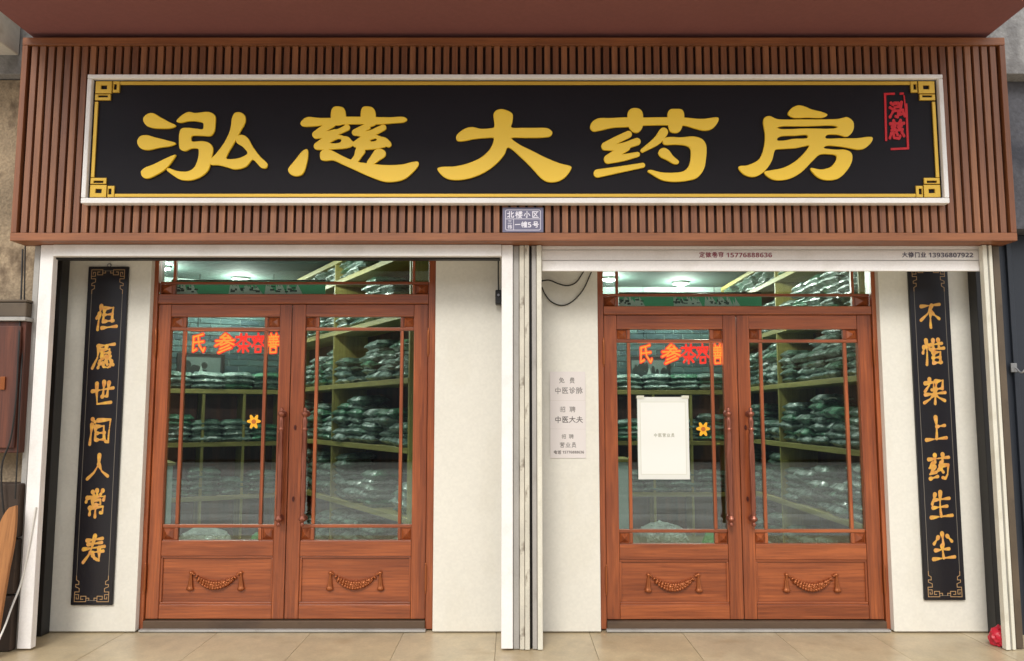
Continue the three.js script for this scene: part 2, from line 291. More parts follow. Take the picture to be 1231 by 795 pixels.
// ---------------------------------------------------------------- canopy, building body
const canopy = thing('canopy', 'dull red painted canopy with flat underside above the slatted fascia', 'canopy');
part('soffit', span(fasciaX0 + 0.02, fasciaX1 - 0.07, soffitY, soffitY + 0.05, 0.5, 2.0, 'z', 0.004), soffitPaint, canopy);
part('edge_board', span(fasciaX0 + 0.02, fasciaX1 - 0.07, soffitY + 0.003, soffitY + 0.35, 2.003, 2.03, 'x'), soffitPaint, canopy);
part('roof_sheet', span(fasciaX0 + 0.02, fasciaX1 - 0.07, soffitY + 0.053, soffitY + 0.34, 0.503, 2.0, 'x'), greyPaint, canopy);

const body = thing('shop_building', 'plastered building body that carries the fascia and canopy', 'building');
part('upper_wall', span(-8, 8, 3.6, 7.2, 0.05, 0.44, 'y'), greyConcrete, body);
part('lintel', span(-3.05, 3.06, lintelY, 3.597, -0.06, 0.44, 'x'), whitePaint, body);
part('roof', span(-8, 8, 3.3, 7.2, -6.3, 0.047, 'x'), greyConcrete, body);

// neighbouring walls
single('plaster_wall', span(-8, -3.02, 0, 3.597, 0.06, 0.36, 'y', 0.01), roughPlaster, 'rough stained brown plaster wall beside the left shutter post', 'wall');
single('concrete_beam', span(-8, -3.2, 3.72, 4.1, 0.443, 0.9, 'x', 0.01), paint([205, 200, 190], 380, { rough: 0.9, stain: 0.3, n: 256 }), 'pale concrete beam above the rough plaster wall', 'beam');
const rightWall = thing('neighbour_front', 'dark blue grey metal shopfront beside the brown guide strip', 'shopfront');
part('metal_sheet', span(3.14, 8, 0, 2.6, 0.0, 0.15, 'y'), navyMetal, rightWall);
part('concrete_band', span(3.1, 8, 2.603, 3.597, 0.0, 0.32, 'y'), paint([98, 98, 104], 395, { n: 256, rough: 0.9, spread: 0.25, grain: 0.1, stain: 0.6, stainCol: [54, 56, 64], bump: 0.006 }), rightWall);
for (let i = 0; i < 6; i++) part('rib', span(3.3 + i * 0.3, 3.33 + i * 0.3, 0.05, 2.58, 0.153, 0.175, 'y'), navyMetal, rightWall);

// ---------------------------------------------------------------- wooden slatted fascia
const fascia = thing('slatted_fascia', 'long red brown fascia of narrow vertical wooden slats', 'fascia');
const railH = 0.05, stileW = 0.035;
part('backing_board', span(fasciaX0 + 0.01, fasciaX1 - 0.01, fasciaY0 + 0.01, fasciaY1 - 0.01, 0.45, 0.57, 'x'), flat(0x3a2016, 0.8), fascia);
part('top_rail', span(fasciaX0, fasciaX1, fasciaY1 - railH, fasciaY1, 0.565, 0.612, 'x'), railWood, fascia);
part('bottom_rail', span(fasciaX0, fasciaX1, fasciaY0, fasciaY0 + railH, 0.445, 0.612, 'x'), railWood, fascia);
part('end_stile', span(fasciaX0, fasciaX0 + stileW, fasciaY0 + railH + 0.001, fasciaY1 - railH - 0.001, 0.445, 0.61, 'y'), railWood, fascia);
part('end_stile', span(fasciaX1 - stileW, fasciaX1, fasciaY0 + railH + 0.001, fasciaY1 - railH - 0.001, 0.445, 0.61, 'y'), railWood, fascia);
{
  const x0 = fasciaX0 + stileW + 0.012, x1 = fasciaX1 - stileW - 0.012, n = Math.round((x1 - x0) / 0.0528), pitch = (x1 - x0) / n, w = pitch * 0.68, h = fasciaY1 - fasciaY0 - 2 * railH - 0.004;
  const variants = [0, 1, 2, 3, 4, 5].map(() => box(w, h, 0.028, 'y', 0.002));
  for (let i = 0; i < n; i++) { const s = part('slat', variants[(i * 5 + (i >> 2)) % 6], slatWoods[(i * 7 + (i >> 1)) % 3], fascia, [x0 + (i + 0.5) * pitch, (fasciaY0 + fasciaY1) / 2, 0.5865 + rr(-0.0015, 0.0015)]); s.rotation.z = rr(-0.0007, 0.0007); }
}

// ---------------------------------------------------------------- signboard with gold characters
const sign = thing('signboard', 'wide black signboard with five gold characters and white frame', 'sign');
{
  const zf = 0.632, X = (px) => P(px, 167, zf).x, Y = (py) => P(615, py, zf).y;
  const x0 = P(101, 167, 0.66).x, x1 = P(1137.5, 167, 0.66).x, y1 = P(615, 89.5, 0.66).y, y0 = P(615, 244.5, 0.66).y, fw = 0.034;
  part('panel', span(x0 + 0.01, x1 - 0.01, y0 + 0.01, y1 - 0.01, 0.604, zf, 'x', 0.001), signBlack, sign);
  part('frame_bar', span(x0, x1, y1 - fw * 0.8, y1, 0.604, 0.664, 'x', 0.005), whitePaint, sign);
  part('frame_bar', span(x0, x1, y0, y0 + fw, 0.604, 0.664, 'x', 0.005), whitePaint, sign);
  part('frame_bar', span(x0, x0 + fw * 0.85, y0 + fw + 0.001, y1 - fw * 0.8 - 0.001, 0.604, 0.6635, 'y', 0.005), whitePaint, sign);
  part('frame_bar', span(x1 - fw * 0.85, x1, y0 + fw + 0.001, y1 - fw * 0.8 - 0.001, 0.604, 0.6635, 'y', 0.005), whitePaint, sign);
  const bi = 0.043, bw = 0.022, cl0 = 0.152, ch = 0.124;                       // gold border bars and the corner frets between them
  part('border_bar', span(x0 + bi + cl0, x1 - bi - cl0, y1 - bi - bw + 0.006, y1 - bi + 0.006, zf + 0.0005, zf + 0.012, 'x', 0.004), goldBar, sign);
  part('border_bar', span(x0 + bi + cl0, x1 - bi - cl0, y0 + bi, y0 + bi + bw, zf + 0.0005, zf + 0.012, 'x', 0.004), goldBar, sign);
  part('border_bar', span(x0 + bi, x0 + bi + bw, y0 + bi + ch, y1 - bi - ch, zf + 0.0005, zf + 0.012, 'y', 0.004), goldBar, sign);
  part('border_bar', span(x1 - bi - bw, x1 - bi, y0 + bi + ch, y1 - bi - ch, zf + 0.0005, zf + 0.012, 'y', 0.004), goldBar, sign);
  const [fc, fg] = canvas(180, 140);                                          // one fret, corner at 10,10
  const R = (a, b, c, d) => fg.fillRect(a, b, c - a, d - b);
  R(10, 10, 112, 28); R(10, 10, 30, 88); R(10, 70, 112, 88); R(94, 10, 112, 88); R(30, 28, 44, 70); R(82, 28, 94, 70); R(44, 28, 82, 36); R(44, 62, 82, 70);
  R(118, 10, 160, 28); R(142, 10, 160, 82); R(118, 64, 160, 82); R(118, 10, 124, 82);
  R(10, 94, 30, 132); R(10, 114, 108, 132); R(90, 94, 108, 132); R(10, 94, 108, 100);
  for (const [sx, sy] of [[-1, -1], [1, -1], [-1, 1], [1, 1]]) {
    const cx = sx < 0 ? x0 + bi : x1 - bi, cy = sy < 0 ? y0 + bi : y1 - bi + 0.006, k = 0.15 / 150;
    const g = extrude(fc, (x, y) => new THREE.Vector2(cx - sx * (x - 10) * k, cy - sy * (y - 10) * k), { depth: 0.009, bevelEnabled: true, bevelThickness: 0.002, bevelSize: 0.0015, bevelOffset: -0.0015, bevelSegments: 1 }, 0.6);
    part('corner_fret', g.translate(0, 0, zf + 0.001), goldBar, sign);
  }
  const chars = [
    { o: [80, 80], k: 4.676, blobs: [
      '430,297 445,272 480,262 525,285 570,310 612,332 585,345 530,347 480,343 445,328', '396,425 410,395 445,386 500,400 560,415 612,432 585,445 520,455 455,468 415,458', '418,590 440,570 490,550 550,520 612,497 600,520 560,570 510,605 450,629 425,618',
      '618,308 640,280 685,256 720,262 760,258 800,256 832,275 834,320 828,365 808,388 760,388 702,391 702,420 760,420 800,430 820,455 812,520 795,580 760,615 700,638 640,635 590,605 562,580 570,572 620,588 680,590 715,570 735,530 743,485 740,463 700,460 665,474 637,462 632,420 633,380 645,350 680,345 730,350 765,352 768,318 740,308 690,305 640,314',
      '930,290 945,262 975,258 1000,275 1003,310 975,365 940,430 905,490 897,517 940,520 985,510 1017,487 990,450 955,425 955,395 985,384 1015,400 1045,450 1085,505 1128,550 1120,570 1095,568 1045,523 1010,560 950,577 900,565 850,553 810,550 806,528 840,490 885,430 915,370 925,330'] },
    { o: [330, 110], k: 6.116, blobs: [
      '190,235 210,205 245,188 320,194 415,194 520,186 640,186 740,188 850,190 950,188 974,205 955,222 880,230 740,240 640,238 500,240 380,245 260,255 205,252', '418,140 435,115 470,110 505,120 520,150 520,215 500,242 435,242 418,215', '637,140 650,115 685,110 722,120 740,150 738,215 720,240 655,240 637,215',
      '100,575 150,505 210,435 238,425 245,445 235,530 205,605 160,622 115,605', '335,480 338,445 370,425 410,430 480,465 550,498 620,520 700,530 780,540 870,542 950,535 1020,518 1055,518 1058,540 1010,600 950,645 880,662 810,662 700,625 600,580 500,535 430,505 370,508 342,500',
      '610,405 650,410 665,440 640,480 600,525 560,512 585,470 595,430', '740,430 775,420 812,440 815,470 770,505 720,535 680,525 705,480 725,450', '300,395 340,360 420,320 500,325 560,355 585,385 540,412 430,422 330,425 296,415', '585,375 640,330 720,315 790,335 850,370 855,400 800,402 700,425 620,420 585,398'],
      cuts: ['408,378 430,362 470,346 492,352 486,372 450,382', '700,360 722,348 748,345 752,356 735,366 710,368', '425,272 450,256 505,240 520,243 500,258 455,278', '700,262 730,250 775,240 785,245 750,262 715,274'],
      brushes: ['425,236,48 370,268,50 302,316,50', '305,322,46 420,308,46 530,264,46', '440,306,44 372,356,46 314,400,50', '314,402,50 430,400,46 545,388,44', '496,344,28 530,352,40 552,380,44', '716,238,46 660,268,48 592,300,46', '592,300,40 690,312,46 798,264,44', '700,322,44 650,350,46 596,386,44', '600,384,44 690,402,46 800,388,44', '764,348,28 806,360,44 838,388,40'] },
    { o: [510, 110], k: 6.116, blobs: ['512,165 530,140 565,130 610,140 648,165 648,220 640,262 720,268 820,268 910,272 942,300 930,325 880,335 760,338 640,342 700,390 790,435 900,490 1000,530 1082,555 1075,580 1030,635 970,663 905,662 860,635 800,570 720,490 615,410 590,460 530,530 440,595 340,635 240,650 170,640 125,610 98,568 125,556 220,552 320,530 420,485 480,430 507,380 512,342 440,340 360,348 290,362 245,360 235,335 260,300 310,270 350,262 420,275 480,272 515,262'] },
    { o: [700, 110], k: 6.116, blobs: [
      '60,265 75,225 120,198 200,196 340,190 440,192 630,190 750,192 880,202 1003,195 985,245 950,275 900,285 840,272 750,248 630,245 440,248 335,258 220,265 130,285 80,290', '340,150 360,128 400,122 435,138 448,180 440,270 410,300 375,295 345,260 335,200', '632,155 650,132 690,128 735,134 750,165 742,240 715,295 680,303 648,290 632,220',
      '600,350 640,335 720,338 830,332 885,352 912,395 910,500 895,570 850,630 770,655 670,662 590,650 520,612 483,585 500,577 580,595 680,598 750,585 785,550 800,490 797,420 770,398 700,388 600,385', '562,455 575,425 605,415 635,430 670,475 712,515 705,530 680,532 620,500 580,480'],
      brushes: ['342,314,48 250,358,52 172,402,58', '172,402,56 270,408,48 404,368,52', '330,412,46 260,450,54 192,496,60', '192,500,58 300,486,48 408,462,34', '115,602,58 250,578,46 446,542,34', '600,298,64 556,356,58 444,434,26'] },
    { o: [870, 80], k: 4.396, blobs: ['343,250 360,222 395,206 425,210 470,228 520,240 550,255 530,268 450,268 370,268',
      '212,290 220,270 245,262 285,278 400,280 520,280 610,277 655,268 685,290 690,320 675,355 650,370 620,362 590,358 545,362 540,378 620,380 700,380 788,375 785,395 750,430 720,438 640,425 545,418 530,430 600,440 640,440 675,455 682,490 660,540 610,590 560,600 510,590 470,555 463,538 520,545 570,530 600,490 598,470 560,462 510,465 470,500 410,560 340,595 270,598 228,575 218,558 250,550 320,535 390,495 450,430 455,418 380,430 300,435 275,440 255,500 215,555 165,582 120,575 85,545 82,530 130,522 190,490 215,430 222,360'],
      cuts: ['285,322 310,315 440,314 590,312 605,320 590,327 440,328 300,330', '285,380 305,368 380,364 445,362 448,375 430,381 370,383 320,392 285,390'] },
  ];
  for (const { o, k, blobs, brushes = [], cuts = [] } of chars) {
    const [c, g] = canvas(1170, 800), q = 0.6; c.width = 1170 * q; c.height = 720 * q; g.scale(q, q);
    blobs.forEach((s) => blob(g, nums(s))); brushes.forEach((s) => brush(g, nums(s)));
    g.globalCompositeOperation = 'destination-out'; cuts.forEach((s) => blob(g, nums(s)));
    const geo = extrude(c, (x, y) => { const v = P(o[0] + x / q / k, o[1] + y / q / k, 0.65); return new THREE.Vector2(v.x, v.y); }, { depth: 0.01, bevelEnabled: true, bevelThickness: 0.003, bevelSize: 0.0035, bevelOffset: -0.002, bevelSegments: 2 }, 0.25);
    part('gold_character', geo.translate(0, 0, zf + 0.004), gold, sign);
  }
  // red seal
  const [sc, sg] = canvas(360, 760);
  sg.lineWidth = 26; sg.beginPath(); sg.moveTo(150, 20); sg.lineTo(30, 24); sg.lineTo(44, 600); sg.moveTo(210, 20); sg.lineTo(260, 18); sg.moveTo(290, 140); sg.lineTo(312, 690); sg.lineTo(100, 700); sg.stroke();
  sg.lineWidth = 16; sg.beginPath(); sg.moveTo(262, 40); sg.lineTo(290, 300); sg.stroke();
  glyph(sg, '泓', 78, 100, 200, 230, 15, 0.4); glyph(sg, '慈', 78, 340, 200, 250, 15, 0.4);
  const sm = (x, y) => { const v = P(1061 + x / 10.2, 111 + y / 10.2, zf); return new THREE.Vector2(v.x, v.y); };
  part('red_seal', extrude(sc, sm, { depth: 0.003, bevelEnabled: false }, 0.6, 30).translate(0, 0, zf + 0.001), sealRed, sign);
}

// printed sheets: a canvas as the face of a thin board
function printMat(c, rough = 0.6, extra = {}) { const t = new THREE.CanvasTexture(c); t.colorSpace = THREE.SRGBColorSpace; t.anisotropy = 8; return new THREE.MeshPhysicalMaterial({ map: t, roughness: rough, ...extra }); }
function speckle(g, w, h, n, a) { for (let i = 0; i < n; i++) { g.fillStyle = rnd() < 0.5 ? `rgba(0,0,0,${a})` : `rgba(255,255,255,${a})`; const r = rr(0.6, 2.4); g.fillRect(rnd() * w, rnd() * h, r, r); } }

// house number plate
{
  const a = P(604, 249, 0.625), b = P(653.5, 279, 0.625), w = b.x - a.x, h = a.y - b.y, [c, g] = canvas(500, 300);
  g.fillStyle = '#6f6d86'; g.fillRect(0, 0, 500, 300); speckle(g, 500, 300, 900, 0.05);
  g.strokeStyle = '#cfcbd8'; g.lineWidth = 9; g.beginPath(); g.roundRect(34, 26, 432, 250, 22); g.stroke(); g.beginPath(); g.moveTo(34, 138); g.lineTo(466, 138); g.moveTo(134, 138); g.lineTo(134, 276); g.stroke();
  g.fillStyle = '#e8e4ee'; textRow(g, '北楼小区', 52, 40, 88, 102, 13); g.fillStyle = '#d8d4e0'; glyph(g, '三', 62, 148, 52, 52, 12); glyph(g, '栋', 60, 208, 56, 56, 12);
  g.fillStyle = '#ece9f2'; glyph(g, '一', 150, 172, 70, 70, 15); glyph(g, '幢', 228, 168, 74, 76, 11); g.font = 'bold 88px sans-serif'; g.textBaseline = 'top'; g.fillText('5', 308, 160); glyph(g, '号', 366, 168, 82, 78, 13);
  const t = thing('address_plate', 'small grey blue house number plate on the slats under the sign', 'plate', [(a.x + b.x) / 2, (a.y + b.y) / 2, 0.61]);
  part('plate', box(w, h, 0.008, 'x', 0.003), flat(0x6d6b80, 0.5), t);
  part('print', new THREE.PlaneGeometry(w * 0.985, h * 0.975), printMat(c, 0.45), t, [0, 0, 0.0055]);
}

// ---------------------------------------------------------------- shutter posts, header and shutters
const postTop = fasciaY0 - 0.002;
function posts(name, label, rows) {
  const t = thing(name, label, 'shutter post');
  for (const [n, x0, x1, py, z0, z1, m, y0 = 0.004] of rows) part(n, span(P(x0, py, z1).x, P(x1, py, z1).x, y0, postTop, z0, z1, 'y', 0.004), m, t);
  return t;
}
posts('shutter_post', 'white boxed shutter post beside the rough plaster wall', [
  ['flange', 13, 20.2, 770, 0.365, 0.47, greyPaint], ['box_cover', 20.4, 37, 770, 0.445, 0.5, whitePaint, 0.012], ['black_guide', 30, 49, 766, 0.105, 0.2, blackMetal]]);
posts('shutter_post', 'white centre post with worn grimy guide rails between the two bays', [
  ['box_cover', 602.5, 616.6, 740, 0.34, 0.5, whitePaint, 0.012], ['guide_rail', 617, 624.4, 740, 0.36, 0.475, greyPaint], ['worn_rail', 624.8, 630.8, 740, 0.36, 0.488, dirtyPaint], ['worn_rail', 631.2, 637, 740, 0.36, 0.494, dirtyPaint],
  ['dark_gap_strip', 637.3, 639.8, 740, 0.34, 0.45, blackMetal], ['guide_rail', 640.2, 646, 740, 0.36, 0.48, greyPaint], ['guide_rail', 646.4, 652.6, 740, 0.36, 0.494, creamGuide], ['wall_core', 603, 652, 740, 0.103, 0.335, greyConcrete]]);  // dark gap between the rails put in as a black strip
posts('shutter_post', 'cream grooved shutter guide post with brown strip beside the red bag', [
  ['black_guide', 1198.5, 1214, 766, 0.105, 0.2, blackMetal], ['guide_rail', 1209, 1214.6, 760, 0.455, 0.5, creamGuide], ['groove', 1214.8, 1216.6, 760, 0.44, 0.485, greyPaint], ['guide_rail', 1216.8, 1221, 760, 0.455, 0.495, creamGuide], ['brown_strip', 1221.4, 1230, 760, 0.405, 0.47, brownMetal]]);
{
  const t = thing('shutter_header', 'white header beam over the bay without the lowered shutter', 'beam');
  part('beam', span(P(37, 770, 0.5).x + 0.001, P(602.5, 740, 0.5).x - 0.001, headY, postTop, 0.445, 0.512, 'x', 0.004), whitePaint, t);
  part('rubber_strip', span(P(60, 300, 0.5).x, P(601, 300, 0.5).x, headY - 0.012, headY - 0.001, 0.41, 0.47, 'x'), black, t);
}
{
  const t = thing('roller_shutter', 'white roller shutter lowered a few slats with printed phone numbers', 'shutter');
  const x0 = P(651.5, 310, 0.42).x, x1 = P(1191, 310, 0.42).x, ys = [288, 300.5, 313, 326].map((py) => P(900, py, 0.44).y);
  for (let i = 0; i < 3; i++) {                                              // bowed slats
    const y1 = ys[i] - 0.003, y0 = ys[i + 1] + 0.001, h = y1 - y0, S = new THREE.Shape();
    S.moveTo(0, 0); S.lineTo(0.02, 0.003); S.quadraticCurveTo(0.034, h * 0.5, 0.02, h - 0.004); S.lineTo(0, h); S.lineTo(-0.006, h); S.lineTo(-0.006, 0);
    const g = new THREE.ExtrudeGeometry(S, { depth: x1 - x0, bevelEnabled: false, curveSegments: 8 }); g.rotateY(-Math.PI / 2); g.rotateY(Math.PI); g.translate(0, 0, 0);
    g.rotateY(0); g.computeBoundingBox();
    const b = g.boundingBox; g.translate(x0 - b.min.x, y0 - b.min.y, 0.41 - b.min.z);
    part(i < 2 ? 'slat' : 'bottom_bar', boxUV(g, 'x'), whitePaint, t);
  }
  part('light_block_sheet', span(x0, x1, ys[3] + 0.004, postTop - 0.004, 0.398, 0.408, 'x', 0.002), whitePaint, t);  // added sheet that stops room light showing through the slat gaps
  const prints = [[840, 931, '定做卷帘', '15776888636', '#7b2a3a', '#5b3a40'], [1084, 1173, '大修门业', '13936807922', '#35303c', '#3c3550']];
  for (const [a, b, cn, no, c1, c2] of prints) {
    const [c, g] = canvas(880, 96); g.fillStyle = c1; textRow(g, cn, 6, 12, 66, 74, 12); g.fillStyle = c2; g.font = 'bold 76px sans-serif'; g.textBaseline = 'top'; g.save(); g.translate(318, 4); g.scale(540 / g.measureText(no).width, 1); g.fillText(no, 0, 0); g.restore();
    const A = P(a, 302, 0.445), B = P(b, 311.5, 0.445);
    const geo = extrude(c, (x, y) => new THREE.Vector2(A.x + (B.x - A.x) * x / 880, A.y + (B.y - A.y) * y / 96), { depth: 0.0015, bevelEnabled: false }, 0.5, 6);
    part('phone_lettering', geo.translate(0, 0, 0.4436), flat(c1 === '#7b2a3a' ? 0x96505c : 0x5c5868, 0.6), t);
  }
}

// ---------------------------------------------------------------- cream wall panels
const panelTop = lintelY - 0.002, zp = Z.panel;
const doors = [
  { jl: P(184.5, 365, 0.05).x, jr: P(524, 365, 0.05).x }, { jl: P(718, 380, 0.05).x, jr: P(1053.5, 380, 0.05).x }];
const px0 = P(49.5, 764, zp).x, px3 = P(1197.5, 752, zp).x;
function wallPanel(label, x0, x1) { const t = thing('wall_panel', label, 'wall panel'); part('panel', span(x0, x1, 0.008, panelTop, -0.06, zp, 'y', 0.004), creamPanel, t); return t; }
wallPanel('cream wall panel behind the black board beginning with the character for but', px0, doors[0].jl - 0.002);
const midL = P(603, 700, 0.1).x, midR = P(652, 700, 0.1).x;
wallPanel('bare cream wall panel with the small black switch box', doors[0].jr + 0.002, midL + 0.01);
wallPanel('cream wall panel with the pasted paper notice and hanging wires', midR - 0.02, doors[1].jl - 0.002);
wallPanel('cream wall panel next to the red plastic bag on the floor', doors[1].jr + 0.002, px3);

// ---------------------------------------------------------------- vertical couplet boards
function couplet(quad, rows, label, chars) {
  const [xa, xb, xc, xd, py0, py1] = quad, z = zp + 0.022;
  const xl = (P(xa, py0, z).x + P(xc, py1, z).x) / 2, xr = (P(xb, py0, z).x + P(xd, py1, z).x) / 2, y1 = P(615, py0, z).y, y0 = P(615, py1, z).y, w = xr - xl, h = y1 - y0;
  const t = thing('couplet_board', label, 'couplet board', [(xl + xr) / 2, (y0 + y1) / 2, zp + 0.01]);
  const cw = 220, chh = Math.round(cw * h / w), [c, g] = canvas(cw, chh);
  g.fillStyle = '#14121a'; g.fillRect(0, 0, cw, chh); speckle(g, cw, chh, 1600, 0.03);
  g.strokeStyle = '#8d8474'; g.lineWidth = 2.4; g.beginPath(); g.moveTo(24, 150); g.lineTo(24, chh - 150); g.moveTo(cw - 24, 150); g.lineTo(cw - 24, chh - 150); g.moveTo(80, 22); g.lineTo(cw - 80, 22); g.moveTo(80, chh - 22); g.lineTo(cw - 80, chh - 22); g.stroke();
  g.strokeStyle = '#b08d62'; g.lineWidth = 4;
  for (const [mx, my] of [[0, 0], [1, 0], [0, 1], [1, 1]]) {
    g.save(); if (mx) { g.translate(cw, 0); g.scale(-1, 1); } if (my) { g.translate(0, chh); g.scale(1, -1); }
    g.beginPath(); g.moveTo(24, 150); g.lineTo(24, 128); g.lineTo(38, 120); g.lineTo(38, 104); g.lineTo(22, 104); g.lineTo(22, 92); g.lineTo(42, 84); g.lineTo(42, 66); g.lineTo(18, 66); g.lineTo(18, 16); g.lineTo(80, 16); g.lineTo(80, 44); g.lineTo(52, 44); g.lineTo(52, 28); g.lineTo(66, 28); g.moveTo(18, 52); g.lineTo(40, 52); g.lineTo(40, 30); g.lineTo(28, 30); g.lineTo(28, 42); g.moveTo(80, 34); g.lineTo(96, 34); g.lineTo(96, 22); g.stroke(); g.restore();
  }
  chars.forEach(([ch, py]) => {
    const yy = (y1 - P(615, py, z).y) / h * chh, sz = 130;
    const [gc, gg] = canvas(cw, 180); gg.fillStyle = '#d9a04c'; glyph(gg, ch, (cw - sz) / 2, 90 - sz * 0.58, sz, sz * 1.14, 11.5, 1.05);
    gg.globalCompositeOperation = 'source-atop'; for (let i = 0; i < 46; i++) { gg.fillStyle = ['rgba(238,190,70,0.55)', 'rgba(205,125,60,0.45)', 'rgba(240,170,110,0.4)'][i % 3]; gg.beginPath(); gg.arc(rr(40, cw - 40), rr(10, 170), rr(4, 12), 0, 7); gg.fill(); }
    g.drawImage(gc, 0, yy - 90);
  });
  part('board', box(w, h, 0.02, 'y', 0.004), flat(0x0e0d12, 0.4), t);
  part('print', new THREE.PlaneGeometry(w - 0.006, h - 0.006), printMat(c, 0.34, { clearcoat: 0.3, clearcoatRoughness: 0.2 }), t, [0, 0, 0.0115]);
  part('hanging_hook', new THREE.TorusGeometry(0.012, 0.003, 6, 14).translate(0, h / 2 + 0.01, 0), flat(0x8a8a90, 0.4, 0.8), t);
}
couplet([105, 154.5, 85, 134, 320.5, 728], null, 'black board of gold characters hung by the plain bay beside the plaster wall', [['但', 381], ['愿', 428], ['世', 473], ['间', 519], ['人', 562], ['常', 606], ['寿', 661]]);
couplet([1092, 1138.5, 1112, 1162.5, 318, 722], null, 'black board of gold characters hung near the red bag', [['不', 379], ['惜', 423], ['架', 470], ['上', 516], ['药', 562], ['生', 608], ['尘', 658]]);

// ---------------------------------------------------------------- notice, wires, switch on the middle panels
{
  const a = P(661, 447, zp), b = P(704.5, 551, zp), w = b.x - a.x, h = a.y - b.y, [c, g] = canvas(440, 1040);
  g.fillStyle = '#e2dad6'; g.fillRect(0, 0, 440, 1040); speckle(g, 440, 1040, 1500, 0.02);
  g.strokeStyle = '#cfc6ba'; g.lineWidth = 3; g.beginPath(); g.moveTo(0, 350); g.lineTo(440, 348); g.moveTo(0, 690); g.lineTo(440, 694); g.stroke();
  g.fillStyle = '#87817d'; textRow(g, '免费', 110, 70, 72, 130, 10); textRow(g, '中医诊脉', 58, 188, 82, 88, 11); textRow(g, '招聘', 120, 420, 72, 120, 10); g.fillStyle = '#645f5c'; textRow(g, '中医大夫', 58, 538, 82, 88, 11);
  g.fillStyle = '#87817d'; textRow(g, '招聘', 140, 752, 58, 90, 10); textRow(g, '营业员', 116, 850, 64, 72, 11); g.fillStyle = '#57504c'; textRow(g, '电话', 40, 946, 46, 48, 12); g.font = 'bold 44px sans-serif'; g.textBaseline = 'top'; g.fillText('15776888636', 150, 944);
  const t = thing('paper_notice', 'printed paper notice pasted on the cream panel', 'notice', [(a.x + b.x) / 2, (a.y + b.y) / 2, zp + 0.003]);
  const sheet = new THREE.PlaneGeometry(w, h, 8, 14), p = sheet.attributes.position; for (let i = 0; i < p.count; i++) p.setZ(i, 0.002 * Math.abs(Math.sin(p.getX(i) * 26 + p.getY(i) * 9)) + (Math.abs(p.getX(i)) > w * 0.45 ? 0.004 * rnd() : 0)); sheet.computeVertexNormals();
  part('sheet', sheet, printMat(c, 0.75), t);
}
for (const [pts, label] of [[[[651, 338], [660, 337], [672, 341.5], [682, 343.5], [692, 340], [702, 326]], 'short thin dark wire sagging above the paper notice'], [[[651, 345], [656, 355], [663, 363], [675, 367.5], [686, 364], [700, 350], [711, 327]], 'long thin dark wire looping low above the paper notice']])
  single('hanging_wire', tube(pts.map(([x, y]) => P(x, y, zp + 0.012)), 0.0045, 40, 6), cableMat, label, 'wire');
{
  const a = P(595.5, 349, 0.16), b = P(603, 366, 0.16);
  const t = thing('switch_box', 'small black switch box with a cable at the centre post', 'switch', [(a.x + b.x) / 2, (a.y + b.y) / 2, 0.14]);
  part('box', box(b.x - a.x, a.y - b.y, 0.075, 'y', 0.006), blackMetal, t); part('button', new THREE.CylinderGeometry(0.008, 0.008, 0.01, 14).rotateX(Math.PI / 2).translate(0, 0.012, 0.042), flat(0x8f8f98, 0.4), t);
  part('cable', tube([[0, 0.04, 0], [-0.002, 0.15, 0.0], [-0.002, 0.3, 0.01]], 0.005, 12), cableMat, t);
}

// ---------------------------------------------------------------- double doors
function swag() {                                                              // carved garland: a lumpy rope between two tassels, rosette in the middle
  const gs = [], n = 17;
  for (let i = 0; i <= n; i++) {
    const t = i / n * 2 - 1, x = t * 0.145, y = -0.068 * (1 - t * t) + 0.024, r = 0.011 + 0.017 * (1 - t * t);
    const s = new THREE.SphereGeometry(r * (1 + 0.14 * ((i * 37) % 5 - 2) / 2), 10, 7); s.scale(0.62, 1, 1); s.rotateZ(t * 0.9); s.translate(x, y + 0.003 * Math.sin(i * 2.3), 0.004); gs.push(s);
    if (i > 1 && i < n - 1) for (const q of [-1, 1]) { const l = new THREE.SphereGeometry(r * 0.42, 8, 5); l.translate(x + 0.004 * q, y + q * r * 0.6, 0.006 + r * 0.55); gs.push(l); }
  }
  for (let k = 0; k < 7; k++) { const a = k / 7 * Math.PI * 2, s = new THREE.SphereGeometry(0.008, 8, 6); s.scale(1.3, 0.9, 0.8); s.rotateZ(a); s.translate(Math.cos(a) * 0.014, -0.044 + Math.sin(a) * 0.012, 0.026); gs.push(s); }
  gs.push(new THREE.SphereGeometry(0.008, 10, 8).translate(0, -0.044, 0.033));
  for (const sx of [-1, 1]) {
    const pr = nums('0.001,0.045 0.009,0.042 0.012,0.034 0.008,0.027 0.006,0.02 0.009,0.0 0.012,-0.03 0.014,-0.05 0.019,-0.056 0.02,-0.066 0.013,-0.074 0.001,-0.076').map(([a, b]) => new THREE.Vector2(a, b));
    const l = new THREE.LatheGeometry(pr, 14); l.scale(1.25, 1.05, 0.9); l.rotateZ(sx * 0.04); l.translate(sx * 0.165, 0.0, 0.008); gs.push(l);
    gs.push(new THREE.SphereGeometry(0.009, 8, 6).translate(sx * 0.152, 0.032, 0.008));
  }
  return mergeGeometries(gs.map((g) => g.toNonIndexed()));
}
const swagGeo = swag();
const swagMat = new THREE.MeshStandardMaterial({ color: 0xa25c34, roughness: 0.3, metalness: 0.6 });
